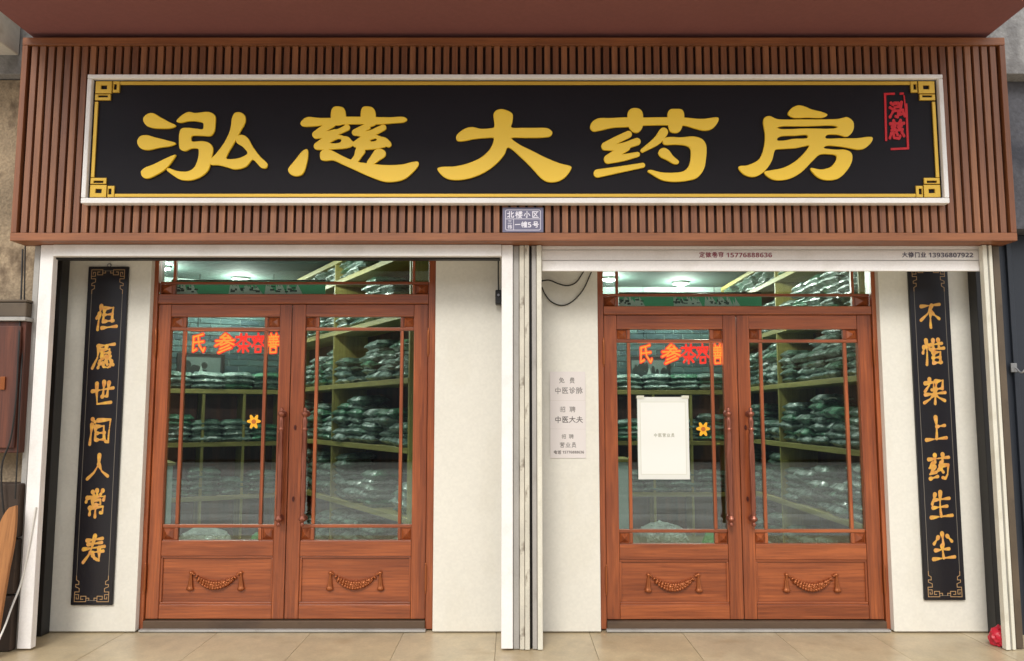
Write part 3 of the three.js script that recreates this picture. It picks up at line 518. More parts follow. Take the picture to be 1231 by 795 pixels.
const handlePts = nums('0.001,-0.39 0.007,-0.388 0.012,-0.378 0.006,-0.366 0.008,-0.36 0.017,-0.35 0.019,-0.338 0.013,-0.326 0.009,-0.318 0.014,-0.312 0.009,-0.305 0.012,-0.27 0.0135,-0.2 0.012,-0.13 0.0135,-0.06 0.0125,0.0 0.0135,0.08 0.012,0.16 0.013,0.21 0.010,0.232 0.015,0.24 0.015,0.246 0.010,0.254 0.0135,0.29 0.010,0.318 0.008,0.326 0.013,0.332 0.018,0.344 0.016,0.356 0.007,0.364 0.010,0.372 0.007,0.384 0.001,0.388').map(([a, b]) => new THREE.Vector2(a, b));
function handleGeo() {
  const l = new THREE.LatheGeometry(handlePts, 16), p = l.attributes.position;                       // twisted carving on the grip
  for (let i = 0; i < p.count; i++) { const y = p.getY(i); if (y > -0.29 && y < 0.22) { const a = Math.atan2(p.getZ(i), p.getX(i)), k = 1 + 0.14 * Math.sin(a * 3 + y * 140); p.setX(i, p.getX(i) * k); p.setZ(i, p.getZ(i) * k); } }
  l.computeVertexNormals();
  l.scale(1.35, 1, 1.35); const gs = [l.toNonIndexed()];
  for (const y of [-0.34, 0.345]) { gs.push(new THREE.CylinderGeometry(0.007, 0.01, 0.05, 12).rotateX(Math.PI / 2).translate(0, y, -0.028).toNonIndexed()); gs.push(new THREE.CylinderGeometry(0.02, 0.022, 0.008, 16).rotateX(Math.PI / 2).translate(0, y, -0.05).toNonIndexed()); }
  return mergeGeometries(gs);
}
const hGeo = handleGeo();
const handleMat = new THREE.MeshStandardMaterial({ color: 0x945a48, roughness: 0.28, metalness: 0.7 });
function hingeGeo() {
  const pr = nums('0.0005,-0.1 0.004,-0.098 0.005,-0.09 0.003,-0.082 0.0085,-0.078 0.0085,-0.028 0.0075,-0.026 0.0085,-0.024 0.0085,0.024 0.0075,0.026 0.0085,0.028 0.0085,0.078 0.003,0.082 0.005,0.09 0.004,0.098 0.0005,0.1').map(([a, b]) => new THREE.Vector2(a, b));
  return new THREE.LatheGeometry(pr, 12);
}
const hinge = hingeGeo();
function pyramid(w, h) {
  const b = boxUV(new THREE.BoxGeometry(w, h, 0.02), 'y'), c = new THREE.ConeGeometry(Math.SQRT1_2, 1, 4, 1).rotateY(Math.PI / 4).rotateX(Math.PI / 2).scale(w * 0.9, h * 0.9, 0.032).translate(0, 0, 0.026);
  return toCreasedNormals(mergeGeometries([b, boxUV(c, 'y')].map((g) => { g.deleteAttribute('normal'); g.computeVertexNormals(); return g; })), 0.2);
}
function pane(x0, x1, y0, y1, parent, z = 0) { return part('pane', new THREE.BoxGeometry(x1 - x0, y1 - y0, 0.005), glass, parent, [(x0 + x1) / 2, (y0 + y1) / 2, z]); }
const sillPaint = paint([92, 72, 54], 400, { n: 128, rough: 0.6, stain: 0.5, stainCol: [64, 50, 40] });
function doubleDoor(label, d) {
  const t = thing('double_door', label, 'door');
  const X = (px, py = d.py) => P(px, py, Z.door).x, Y = (py) => P(615, py, Z.door).y;
  const [jl, l0, g0, g1, mid, g2, g3, l1, jr] = d.xs.map((q) => X(q)), bot = Y(d.leafBot), top = lintelY - 0.003;
  const barT = Y(d.bar[0]), barB = Y(d.bar[1]);
  part('jamb', span(jl, l0 - 0.003, 0.01, top, -0.05, 0.05, 'y', 0.005), doorWood, t);
  part('jamb', span(l1 + 0.003, jr, 0.01, top, -0.05, 0.05, 'y', 0.005), doorWood, t);
  part('head_rail', span(l0, l1, top - 0.045, top, -0.05, 0.045, 'x', 0.005), doorWood, t);
  part('transom_bar', span(l0 - 0.002, l1 + 0.002, barB + 0.002, barT, -0.05, 0.047, 'x', 0.006), doorWood, t);
  part('threshold', span(l0 - 0.002, l1 + 0.002, 0.005, bot - 0.006, -0.05, 0.06, 'x', 0.005), sillPaint, t);
  part('sill_strip', span(l0 - 0.01, l1 + 0.01, 0.004, 0.018, 0.062, 0.1, 'x', 0.003), greyPaint, t);
  // transom light: three upright divisions, one crossbar
  const tm = P(d.tm[0], d.tmPy, Z.door).x, tn = P(d.tm[1], d.tmPy, Z.door).x, ty = Y(d.transomY), mw = 0.009;
  for (const [a, b] of [[l0, tm - mw], [tm + mw, tn - mw], [tn + mw, l1]]) { pane(a, b, ty + mw, top - 0.045, t); if (a === tm + mw) pane(a, b, barT, ty - mw, t); }
  part('muntin', span(l0, l1, ty - mw, ty + mw, -0.012, 0.022, 'x', 0.004), doorWood, t);
  for (const q of [tm, tn]) { part('muntin', span(q - mw, q + mw, ty + mw + 0.001, top - 0.045, -0.012, 0.02, 'y', 0.004), doorWood, t); part('muntin', span(q - mw, q + mw, barT, ty - mw - 0.001, -0.012, 0.02, 'y', 0.004), doorWood, t); }
  for (const [a, b] of [[l0, tm - mw - 0.001], [tn + mw + 0.001, l1]]) part('corner_block', pyramid(b - a, ty - mw - barT - 0.002), doorWood, t, [(a + b) / 2, (ty - mw + barT) / 2, 0]);
  const leaves = [[l0, g0, g1, mid - 0.002, d.mx[0], d.mx[1], d.hx[0], -1], [mid + 0.002, g2, g3, l1, d.mx[2], d.mx[3], d.hx[1], 1]];
  for (const [a, ga, gb, b, ma, mb, hx, side] of leaves) {
    const leaf = new THREE.Group(); leaf.name = 'leaf'; t.add(leaf);
    const yT = Y(d.leafTop), gT = Y(d.glassTop), gB = Y(d.glassBot), pT = Y(d.panelTop), pB = Y(d.panelBot), y1 = Y(d.muntY[0]), y0 = Y(d.muntY[1]), xa = P(ma, d.mPy, Z.door).x, xb = P(mb, d.mPy, Z.door).x, z1 = 0.032, z0 = -0.018;
    part('stile', span(a, ga, bot, yT, z0, z1, 'y', 0.005), doorWood, leaf); part('stile', span(gb, b, bot, yT, z0, z1, 'y', 0.005), doorWood, leaf);
    part('top_rail', span(ga + 0.0005, gb - 0.0005, gT, yT, z0, z1 - 0.002, 'x', 0.005), doorWood, leaf);
    part('lock_rail', span(ga + 0.0005, gb - 0.0005, pT, gB, z0, z1 - 0.002, 'x', 0.005), doorWood, leaf);
    part('bottom_rail', span(ga + 0.0005, gb - 0.0005, bot, pB, z0, z1 - 0.002, 'x', 0.005), doorWood, leaf);
    part('panel', span(ga - 0.004, gb + 0.004, pB - 0.004, pT + 0.004, z0 + 0.004, 0.012, 'x', 0.002), doorWood, leaf);
    for (const [u0, u1, v0, v1] of [[ga, gb, pT - 0.014, pT], [ga, gb, pB, pB + 0.014]]) part('moulding', span(u0 + 0.001, u1 - 0.001, v0, v1, 0.0125, 0.024, 'x', 0.005), doorWood, leaf);
    for (const [u0, u1] of [[ga, ga + 0.014], [gb - 0.014, gb]]) part('moulding', span(u0, u1, pB + 0.0145, pT - 0.0145, 0.0125, 0.024, 'y', 0.005), doorWood, leaf);
    part('carved_garland', swagGeo, swagMat, leaf, [(ga + gb) / 2 + (side < 0 ? -0.005 : 0.0), (pT + pB) / 2 + 0.01, 0.014]);
    const m = 0.011;
    part('muntin', span(ga, gb, y1 - m, y1 + m, -0.01, 0.02, 'x', 0.004), doorWood, leaf); part('muntin', span(ga, gb, y0 - m, y0 + m, -0.01, 0.02, 'x', 0.004), doorWood, leaf);
    for (const q of [xa, xb]) for (const [u, v] of [[y1 + m + 0.001, gT], [y0 + m + 0.001, y1 - m - 0.001], [gB, y0 - m - 0.001]]) part('muntin', span(q - m, q + m, u, v, -0.01, 0.018, 'y', 0.004), doorWood, leaf);
    for (const [u0, u1] of [[ga, xa - m], [xb + m, gb]]) for (const [v0, v1] of [[gB, y0 - m], [y1 + m, gT]]) part('corner_block', pyramid(u1 - u0 - 0.003, v1 - v0 - 0.003), doorWood, leaf, [(u0 + u1) / 2, (v0 + v1) / 2, 0]);
    pane(xa + m, xb - m, y0 + m, y1 - m, leaf); pane(xa + m, xb - m, y1 + m, gT, leaf); pane(xa + m, xb - m, gB, y0 - m, leaf); pane(ga, xa - m, y0 + m, y1 - m, leaf); pane(xb + m, gb, y0 + m, y1 - m, leaf);
    const hX = P(hx, 560, 0.09).x, hY = P(615, 561, 0.09).y;
    part('handle', hGeo, handleMat, leaf, [hX, hY, 0.088]);
    const hz = side < 0 ? a - 0.004 : b + 0.004; for (const py of d.hinges) part('hinge', hinge, brass, leaf, [hz, Y(py), 0.052]);
    if (side > 0) for (const py of [514, 600]) part('keyhole', new THREE.CylinderGeometry(0.009, 0.009, 0.012, 14).rotateX(Math.PI / 2).scale(0.8, 1.8, 1), flat(0x4a1a14, 0.5, 0.3), leaf, [a + 0.04, Y(py), z1 + 0.003]);
  }
  return t;
}
doubleDoor('brown wooden double door whose glass carries no paper sheet', { py: 365, xs: [184.5, 191, 206, 337, 351.5, 368, 498, 515, 524], leafTop: 366, glassTop: 381, muntY: [395.5, 633], glassBot: 650, panelTop: 669, panelBot: 727, leafBot: 744.5, bar: [354, 366], transomY: 340, tm: [209, 497], tmPy: 330, mx: [220.7, 319, 381, 483], mPy: 395, hx: [336.5, 365], hinges: [412, 695] });
doubleDoor('brown wooden double door with the white paper sheet on its glass', { py: 380, xs: [718, 725.5, 741, 868.4, 884.8, 900, 1030, 1047, 1053.5], leafTop: 379, glassTop: 396, muntY: [410, 639], glassBot: 654, panelTop: 673.5, panelBot: 727, leafBot: 745, bar: [368.5, 379], transomY: 354.6, tm: [742, 1026], tmPy: 345, mx: [756, 856, 915, 1016.5], mPy: 410, hx: [877.5, 904.5], hinges: [424, 697] });

// white paper on the right-hand glass
{
  const z = 0.024, a = P(766, 477.5, z), b = P(829.5, 576.5, z), w = b.x - a.x, h = a.y - b.y, [c, g] = canvas(420, 650);
  g.fillStyle = '#e0e0d8'; g.fillRect(0, 0, 420, 650); speckle(g, 420, 650, 900, 0.015);
  g.fillStyle = '#e9e9e2'; g.fillRect(24, 40, 370, 570); g.strokeStyle = '#c9c8b4'; g.lineWidth = 3; g.strokeRect(24, 40, 370, 570);
  g.fillStyle = '#a9a797'; textRow(g, '中医营业员', 132, 288, 30, 35, 13);
  const t = thing('paper_sheet', 'large white paper sheet taped to the door glass', 'paper', [(a.x + b.x) / 2, (a.y + b.y) / 2, z]);
  const s = new THREE.PlaneGeometry(w, h, 10, 14), p = s.attributes.position; for (let i = 0; i < p.count; i++) p.setZ(i, 0.002 * Math.sin(p.getX(i) * 18) + 0.0015 * Math.sin(p.getY(i) * 21)); s.computeVertexNormals();
  part('sheet', s, printMat(c, 0.7), t);
  for (const q of [-1, 1]) part('tape', box(0.05, 0.02, 0.0015, 'x', 0.0004), new THREE.MeshStandardMaterial({ color: 0xd8d6c4, roughness: 0.35 }), t, [q * w * 0.44, h * 0.5, 0.004]);
}

// ---------------------------------------------------------------- rooms behind the glass
const TURN = THREE.MathUtils.degToRad(30.6);                                    // the plain bay's furniture stands turned to the street by this angle
function place(room, x, z) { if (room) return [x, z, 0]; const d = CAM.z - z, c = Math.cos(TURN), s = Math.sin(TURN); return [x * c - d * s, CAM.z - (d * c + x * s), TURN]; }
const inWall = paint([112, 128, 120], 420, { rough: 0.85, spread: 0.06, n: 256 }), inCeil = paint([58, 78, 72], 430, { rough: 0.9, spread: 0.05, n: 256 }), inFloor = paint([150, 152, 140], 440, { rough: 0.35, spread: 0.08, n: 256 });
struct('shop_floor', span(-6.2, 3.3, -0.045, 0.003, -6.2, -0.062, 'x'), inFloor);
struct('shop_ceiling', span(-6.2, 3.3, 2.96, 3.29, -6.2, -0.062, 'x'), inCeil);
struct('shop_back_wall', span(-6.2, 3.3, 0.004, 2.958, -6.3, -6.2, 'y'), inWall);
struct('shop_side_wall', span(3.0, 3.3, 0.004, 2.958, -6.198, -0.062, 'y'), inWall);
struct('shop_side_wall', span(-6.3, -6.2, 0.004, 2.958, -6.198, 0.058, 'y'), inWall);
struct('shop_front_wall', span(-6.198, -3.02, 0.004, 2.958, -0.1, 0.058, 'y'), inWall);
struct('shop_front_wall', span(midL + 0.012, midR - 0.022, 0.004, 2.958, -0.06, 0.1, 'y'), inWall);
struct('shop_front_wall', span(px3, 3.12, 0.004, 2.958, -0.06, 0.1, 'y'), blackMetal);
struct('shop_front_wall', span(-3.05, px0, 0.004, 2.958, -0.06, 0.1, 'y'), blackMetal);
struct('shop_partition', span(-0.06, 0.06, 0.004, 2.958, -6.198, -0.062, 'y'), inWall);

const brickMats = [[54, 78, 78], [66, 90, 88], [46, 66, 70]].map((c, i) => paint(c, 450 + i, { n: 64, rough: 0.55, spread: 0.1, metres: 0.4 }));
const packetTex = texture(256, (u, v) => { const a = fbm(u, v, 8, 8, 500, 4), b = fbm(u, v, 40, 40, 505, 2), w = cl((fbm(u, v, 5, 5, 509, 3) - 0.56) * 9); return mix(mix([76, 96, 88], [164, 182, 172], cl(a * 1.5 - 0.25 + (b - 0.5) * 0.8)), [232, 238, 235], w * 0.85); }, { metres: 0.5 });
const packetBump = texture(256, (u, v) => { const r = Math.abs(fbm(u, v, 7, 7, 515, 4) - 0.5) * 2, q = 255 * (1 - r); return [q, q, q]; }, { metres: 0.3, srgb: false });
const packetMats = [0xffffff, 0xb8ccc0, 0x8fcca8, 0xf4f6f6].map((c) => new THREE.MeshPhysicalMaterial({ color: c, map: packetTex, bumpMap: packetBump, bumpScale: 0.012, roughness: 0.34, clearcoat: 0.4, clearcoatRoughness: 0.15 }));
function pillow(w, h, d, seg = 6, s = 0) {
  let g = new THREE.BoxGeometry(w, h, d, seg, 2, seg); const p = g.attributes.position;
  for (let i = 0; i < p.count; i++) {
    const x = p.getX(i), y = p.getY(i), z = p.getZ(i), u = Math.abs(2 * x / w), v = Math.abs(2 * z / d), e = Math.sqrt(Math.max(0, 1 - u ** 5) * Math.max(0, 1 - v ** 5)) * 0.85 + 0.15;
    const k = vnoise((x / w + 1) * 5 + s * 3, (z / d + 1) * 5 + s, 7 + s, 97, 89) - 0.5 + 0.5 * (vnoise((x / w + 1) * 13 + s * 3, (z / d + 1) * 13 + s, 17 + s, 97, 89) - 0.5);
    p.setXYZ(i, x * (1 - 0.04 * v * v) + k * 0.01, y * e + k * h * 0.2 - 0.05 * h * u * u, z * (1 - 0.05 * u * u));
  }
  g = boxUV(g.toNonIndexed(), 'x'); g.deleteAttribute('normal'); const uv = g.attributes.uv; g = mergeVertices(g, 1e-4); g.computeVertexNormals(); return g;
}
const packets = [0, 1, 2, 3, 4].map((s) => pillow(0.35, 0.085, 0.3, 8, s));
function packet(room, x, y, z, turn, back) {
  const [wx, wz, r] = place(room, x, z), g = Math.floor(rnd() * 5), m = Math.floor(rnd() * 4) % 4, sc = rr(0.9, 1.08);
  return { room, g, m, back, pos: [wx, y, wz], rot: [rr(-0.04, 0.04), r + turn + rr(-0.12, 0.12), rr(-0.04, 0.04)], sc };
}
const sackMats = [[206, 214, 208], [96, 190, 120], [198, 190, 150]].map((c, i) => new THREE.MeshPhysicalMaterial({ map: paint(c, 530 + i * 4, { n: 128, spread: 0.2, metres: 0.5 }).map, bumpMap: packetBump, bumpScale: 0.05, roughness: 0.38, clearcoat: 0.4, clearcoatRoughness: 0.2 }));
const tealPaint = paint([162, 188, 182], 520, { n: 128, rough: 0.5 });
const LEVELS = [0.07, 0.6, 1.14, 1.69, 2.22, 2.72], Zs = [-0.42, -2.3, -4.3];
const wanted = [], BOARD = ['lowest', 'second', 'third', 'fourth', 'fifth', 'highest'].map((q) => q + ' long-shelf board behind door ');
for (const room of [0, 1]) {
  const [ox, oz, rt] = place(room, 2.55, 0), side = ['without', 'with'][room] + ' paper sheet';
  // long shelf unit: local x from its front edge, z along it
  const shelf = thing('shelf_unit', 'tall pale wooden herb shelving behind the door ' + side, 'shelf', [ox, 0, oz], rt, 'long herb shelves');
  LEVELS.concat([2.935]).forEach((y) => part('shelf_board', span(0, 0.36, y - 0.045, y, Zs[2], Zs[0], 'z', 0.003), shelfWood, shelf));
  Zs.forEach((z) => part('upright', span(0.006, 0.36, 0.005, 2.93, z - 0.014, z + 0.014, 'y', 0.003), shelfWood, shelf));
  part('back_board', span(0.362, 0.378, 0.005, 2.94, Zs[2], Zs[0], 'y', 0.002), cabinetWood, shelf);
  LEVELS.forEach((y, li) => {
    const heights = [];
    for (let b = 0; b < 2; b++) for (let k = 0; k < 5; k++) {
      const n = li === 5 ? 3 : Math.floor(rr(3.6, 7.6)), zc = Zs[b] - 0.22 - k * 0.37 + rr(-0.02, 0.02);
      if (rnd() < 0.06) continue;
      for (let q = 0; q < n; q++) wanted.push({ ...packet(room, 2.55 + 0.165 + rr(-0.025, 0.03), y + 0.036 + q * 0.058 + rr(0, 0.006), zc + rr(-0.03, 0.03), Math.PI / 2, false), where: (q === n - 1 ? 'topmost herb packet of a stack on the ' : 'herb packet stacked on the ') + BOARD[li], rank: (li === 0 ? 5 : 0) + (li === 5 ? 0.5 : 0) + b * 2.2 + k * 0.44 + q * 0.01 + (li === 1 ? 1.5 : 0) });
    }
  });
  // low shelf on the back wall
  const [bx, bz] = place(room, 1.2, -4.34);
  const low = thing('back_shelf', 'low wooden back shelf of herb packets behind the door ' + side, 'shelf', [bx, 0, bz], rt, 'low back shelves');
  [0.5, 1.09, 1.68].forEach((y) => part('shelf_board', span(0, 1.33, y - 0.05, y, 0, 0.32, 'x', 0.003), shelfWood, low));
  [0, 0.44, 0.88, 1.3].forEach((x) => part('upright', span(x, x + 0.03, 0.005, 1.628, 0.004, 0.315, 'y', 0.003), shelfWood, low));
  part('back_board', span(0, 1.33, 0.005, 1.62, -0.014, 0.0, 'y', 0.002), cabinetWood, low);
  [0.5, 1.09, 1.68].forEach((y, li) => { for (let c = 0; c < 4; c++) { const n = li === 2 ? 3 : Math.floor(rr(3.5, 6.5)); for (let q = 0; q < n; q++) wanted.push({ ...packet(room, 1.38 + c * 0.325, y + 0.036 + q * 0.058, -4.17, 0, true), where: 'herb packet on the ' + ['lower', 'middle', 'top'][li] + ' board of the low back shelf behind door ', rank: 2.2 + q * 0.01 + (li === 0 ? 2 : 0) }); } });
  // tiled back wall: many small dark bricks
  const [wx, wz] = place(room, 0.2, -4.36), wall = struct('brick_back_wall', span(0, 2.9, 0.004, 2.955, -0.1, 0, 'x'), flat(0x8b9a94, 0.9), [wx, 0, wz], rt);
  const bricks = [];
  for (let m = 0; m < 3; m++) { const im = shadows(new THREE.InstancedMesh(new THREE.BoxGeometry(0.212, 0.058, 0.012), brickMats[m], 900)); im.name = 'brick_courses'; im.userData.kind = 'stuff'; im.n = 0; bricks.push(im); wall.add(im); }
  const M = new THREE.Matrix4();
  for (let r = 0; r < 41; r++) for (let c = 0; c < 13; c++) { const x = c * 0.222 + (r % 2) * 0.111 + 0.11; if (x > 2.79) continue; const im = bricks[Math.floor(rnd() * 3)]; M.makeTranslation(x, 0.1 + r * 0.068, 0.006 + rr(0, 0.002)); im.setMatrixAt(im.n++, M); }
  bricks.forEach((im) => { im.count = im.n; delete im.n; im.instanceMatrix.needsUpdate = true; });
  // framed picture above the low shelf
  const [fx, fz] = place(room, 1.66, -4.325), [c, g] = canvas(256, 160);
  g.fillStyle = '#23272a'; g.fillRect(0, 0, 256, 160); g.fillStyle = '#5d6a66'; g.fillRect(10, 10, 236, 120); g.fillStyle = '#1d2422'; for (let i = 0; i < 14; i++) { g.beginPath(); g.ellipse(rr(20, 236), rr(60, 130), rr(10, 26), rr(20, 44), 0, 0, 7); g.fill(); } g.fillStyle = '#9aa8a0'; g.beginPath(); g.moveTo(110, 130); g.lineTo(128, 60); g.lineTo(146, 130); g.fill(); g.fillStyle = '#a9b2ac'; g.fillRect(10, 132, 236, 14);
  const pic = thing('framed_picture', 'dark framed landscape picture on the brick wall behind the door ' + side, 'picture', [fx, 1.93, fz], rt, 'framed pictures');
  part('frame', box(0.52, 0.33, 0.03, 'x', 0.004), black, pic); part('image', new THREE.PlaneGeometry(0.46, 0.27), printMat(c, 0.4), pic, [0, 0, 0.017]);
  // pale cabinet and sacks on the floor
  const [cx, cz] = place(room, 0.86, -2.9), cab = thing('pale_cabinet', 'pale teal cabinet standing behind the door ' + side, 'cabinet', [cx, 0.004, cz], rt, 'pale cabinets');
  part('carcass', box(0.62, 0.92, 0.45, 'y', 0.006).translate(0, 0.46, 0), tealPaint, cab); part('top', box(0.66, 0.03, 0.49, 'x', 0.005).translate(0, 0.937, 0), shelfWood, cab); for (const q of [-1, 1]) part('cabinet_door', box(0.295, 0.8, 0.018, 'y', 0.004).translate(q * 0.152, 0.45, 0.235), tealPaint, cab);
  const sacks = [[2.12, 0.11, -1.2, 0.1, 0], [2.16, 0.11, -1.95, 0.2, 0], [2.1, 0.11, -2.65, 0.05, 1], [1.6, 0.11, -3.3, 0.4, 0]];
  sacks.forEach(([x, y, z, a, m], i) => {
    const [sx, sz] = place(room, x, z), kind = ['white', 'green', 'tan'][m];
    const o = single('sack', pillow(0.6 + (i % 3) * 0.07, 0.25, 0.46, 18, i + 3), sackMats[m], `${kind} sack ${m === 0 ? (y > 0.5 ? 'on the very top of the pile' : y > 0.3 ? 'lying on other sacks' : 'flat on the shop floor') : m === 1 ? 'at the foot of the shelving' : 'on top of a white sack'} behind the door ${side}`, 'sack', [sx, y, sz], 'sacks on the shop floor'); o.rotation.set(0, rt + a + 1.2, rr(-0.04, 0.04));
  });
}
wanted.sort((a, b) => a.rank - b.rank);
const restOf = [[], []];
const counts = [0, 0];
wanted.forEach((w) => {
  if (counts[w.room] < 150) {
    counts[w.room]++;
    const o = single('herb_packet', packets[w.g], packetMats[w.m], w.where + ['without', 'with'][w.room] + ' paper sheet', 'packet', w.pos, w.back ? 'packets on the back shelves' : 'packets on the long shelves'); o.rotation.set(...w.rot, 'YXZ'); o.scale.setScalar(w.sc);
  } else restOf[w.room].push(w);
});
restOf.forEach((list, room) => {
  const im = shadows(new THREE.InstancedMesh(packets[1], packetMats[1], list.length)); im.name = numbered('herb_packets'); im.userData.kind = 'stuff';
  tag(im, 'mass of further herb packets deep in the shelves behind the door ' + ['without', 'with'][room] + ' paper sheet', 'packets');
  const o = new THREE.Object3D(); list.forEach((w, i) => { o.position.set(...w.pos); o.rotation.set(...w.rot, 'YXZ'); o.scale.setScalar(w.sc); o.updateMatrix(); im.setMatrixAt(i, o.matrix); }); scene.add(im);
});

// ceiling lamps
const lampGlow = new THREE.MeshStandardMaterial({ color: 0xffffff, emissive: new THREE.Color(1, 0.98, 0.93), emissiveIntensity: 4 });
for (const room of [0, 1]) for (const [x, z] of [[2.0, -4.0], [1.12, -3.7], [1.75, -1.7]]) {
  const [lx, lz] = place(room, x, z), t = thing('ceiling_lamp', 'round lit ceiling lamp in the shop behind the door ' + ['without', 'with'][room] + ' paper sheet', 'lamp', [lx, 2.955, lz], 0, 'ceiling lamps');
  part('ring', new THREE.TorusGeometry(0.085, 0.014, 8, 24).rotateX(Math.PI / 2).translate(0, -0.01, 0), flat(0xd8d8d4, 0.4), t);
  part('bulb', new THREE.SphereGeometry(0.07, 18, 8, 0, Math.PI * 2, Math.PI / 2, Math.PI / 2).scale(1, 0.5, 1).translate(0, -0.008, 0), lampGlow, t).castShadow = false;
  const l = new THREE.PointLight(new THREE.Color(1, 0.98, 0.92), 3.0, 0, 2); l.position.set(0, -0.09, 0); l.castShadow = true; l.shadow.radius = 3; t.add(l);
}

// glowing red characters hung inside the glass
const ledRed = new THREE.MeshStandardMaterial({ color: 0x200604, emissive: new THREE.Color(1, 0.03, 0.02), emissiveIntensity: 1.1 });
const ledCore = new THREE.MeshStandardMaterial({ color: 0x201004, emissive: new THREE.Color(1, 0.34, 0.05), emissiveIntensity: 0.95 });
for (const [room, x0, x1, y0, y1, w] of [[0, 229, 335, 400, 426, 'without'], [1, 766, 869, 413, 439, 'with']]) {
  const z = -0.07, A = P(x0, y0, z), B = P(x1, y1, z), W = B.x - A.x, H = A.y - B.y;
  const t = thing('neon_sign', 'glowing red and yellow character sign hung inside the door ' + w + ' paper sheet', 'neon sign', [A.x, B.y, z], 0, 'glowing character signs');
  const spots = [['氏', 0.0, 0.19], ['参', 0.27, 0.25], ['茶', 0.5, 0.2], ['容', 0.68, 0.17], ['善', 0.86, 0.16]];
  for (const [ch, u, s] of spots) {
    const [c, g] = canvas(260, 260), [c2, g2] = canvas(260, 260); glyph(g, ch, 20, 20, 220, 220, ch === '容' || ch === '茶' ? 12 : 19, 0.3); glyph(g2, ch, 20, 20, 220, 220, 9, 0.3);
    const map = (x, y) => new THREE.Vector2(u * W + (x - 10) / 240 * s * W, H * (1 - (y - 10) / 240));
    const ch1 = part('glowing_character', extrude(c, map, { depth: 0.008, bevelEnabled: false }, 0.6), ledRed, t); if (ch !== '容' && ch !== '茶') part('bright_core', extrude(c2, map, { depth: 0.004, bevelEnabled: false }, 0.6).translate(0, 0, 0.0085), ledCore, ch1);
  }
  part('hanging_rail', box(W, 0.012, 0.012, 'x').translate(W / 2, H + 0.012, 0), flat(0x5a1712, 0.5), t);
  for (const q of [0.08, 0.92]) part('cord', new THREE.CylinderGeometry(0.0025, 0.0025, 0.4, 6).translate(W * q, H + 0.21, 0), cableMat, t);
  const l = new THREE.RectAreaLight(new THREE.Color(1, 0.16, 0.06), 1.6, W, H); l.position.set(W / 2, H / 2, 0.02); l.rotation.y = Math.PI; t.add(l);
}
// yellow flower patches: LED glow on the glass put in as flat colour
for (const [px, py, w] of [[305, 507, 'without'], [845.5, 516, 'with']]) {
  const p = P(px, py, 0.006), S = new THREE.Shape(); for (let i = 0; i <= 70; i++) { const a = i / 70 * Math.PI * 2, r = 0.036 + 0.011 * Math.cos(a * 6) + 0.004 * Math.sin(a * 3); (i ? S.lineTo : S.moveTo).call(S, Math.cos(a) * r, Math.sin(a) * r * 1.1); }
  const t = thing('flower_glow_patch', 'LED glow as yellow flower sticker on the glass of the door ' + w + ' paper sheet', 'patch', [p.x, p.y, 0.0045], 0, 'yellow flower glow patches');
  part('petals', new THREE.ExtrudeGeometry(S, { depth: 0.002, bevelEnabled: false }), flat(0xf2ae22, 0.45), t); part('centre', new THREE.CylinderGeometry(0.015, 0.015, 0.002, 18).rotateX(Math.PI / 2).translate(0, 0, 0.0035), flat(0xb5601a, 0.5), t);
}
// green banner behind each transom
for (const [x0, x1, y0, y1, w] of [[206, 391, 338, 356, 'without'], [744, 916, 353, 371, 'with']]) {
  const z = -0.05, a = P(x0, y0, z), b = P(x1, y1, z), W = b.x - a.x, H = a.y - b.y, [c, g] = canvas(900, 90);
  g.fillStyle = '#5fd0a0'; g.fillRect(0, 0, 900, 90); g.fillStyle = '#f0f6f2';
  for (const [x, w2] of [[60, 150], [420, 170], [640, 190]]) { for (let i = 0; i < 26; i++) { const q = x + rnd() * w2 - w2 / 2; g.beginPath(); g.moveTo(q, rr(10, 40)); g.lineTo(q + rr(16, 46), 84); g.lineTo(q + rr(-10, 8), 84); g.fill(); } }
  g.fillStyle = '#3f5a58'; for (const x of [60, 420, 640]) for (let i = 0; i < 12; i++) { const q = x + rr(-80, 80); g.fillRect(q, rr(30, 60), rr(8, 26), rr(5, 14)); }
  const t = thing('green_banner', 'green and white printed banner behind the transom of the door ' + w + ' paper sheet', 'banner', [(a.x + b.x) / 2, (a.y + b.y) / 2, z], 0, 'green transom banners');
  part('cloth', new THREE.PlaneGeometry(W, H, 20, 1), printMat(c, 0.7), t); part('batten', box(W, 0.01, 0.008, 'x').translate(0, H / 2 + 0.004, 0), black, t);
}

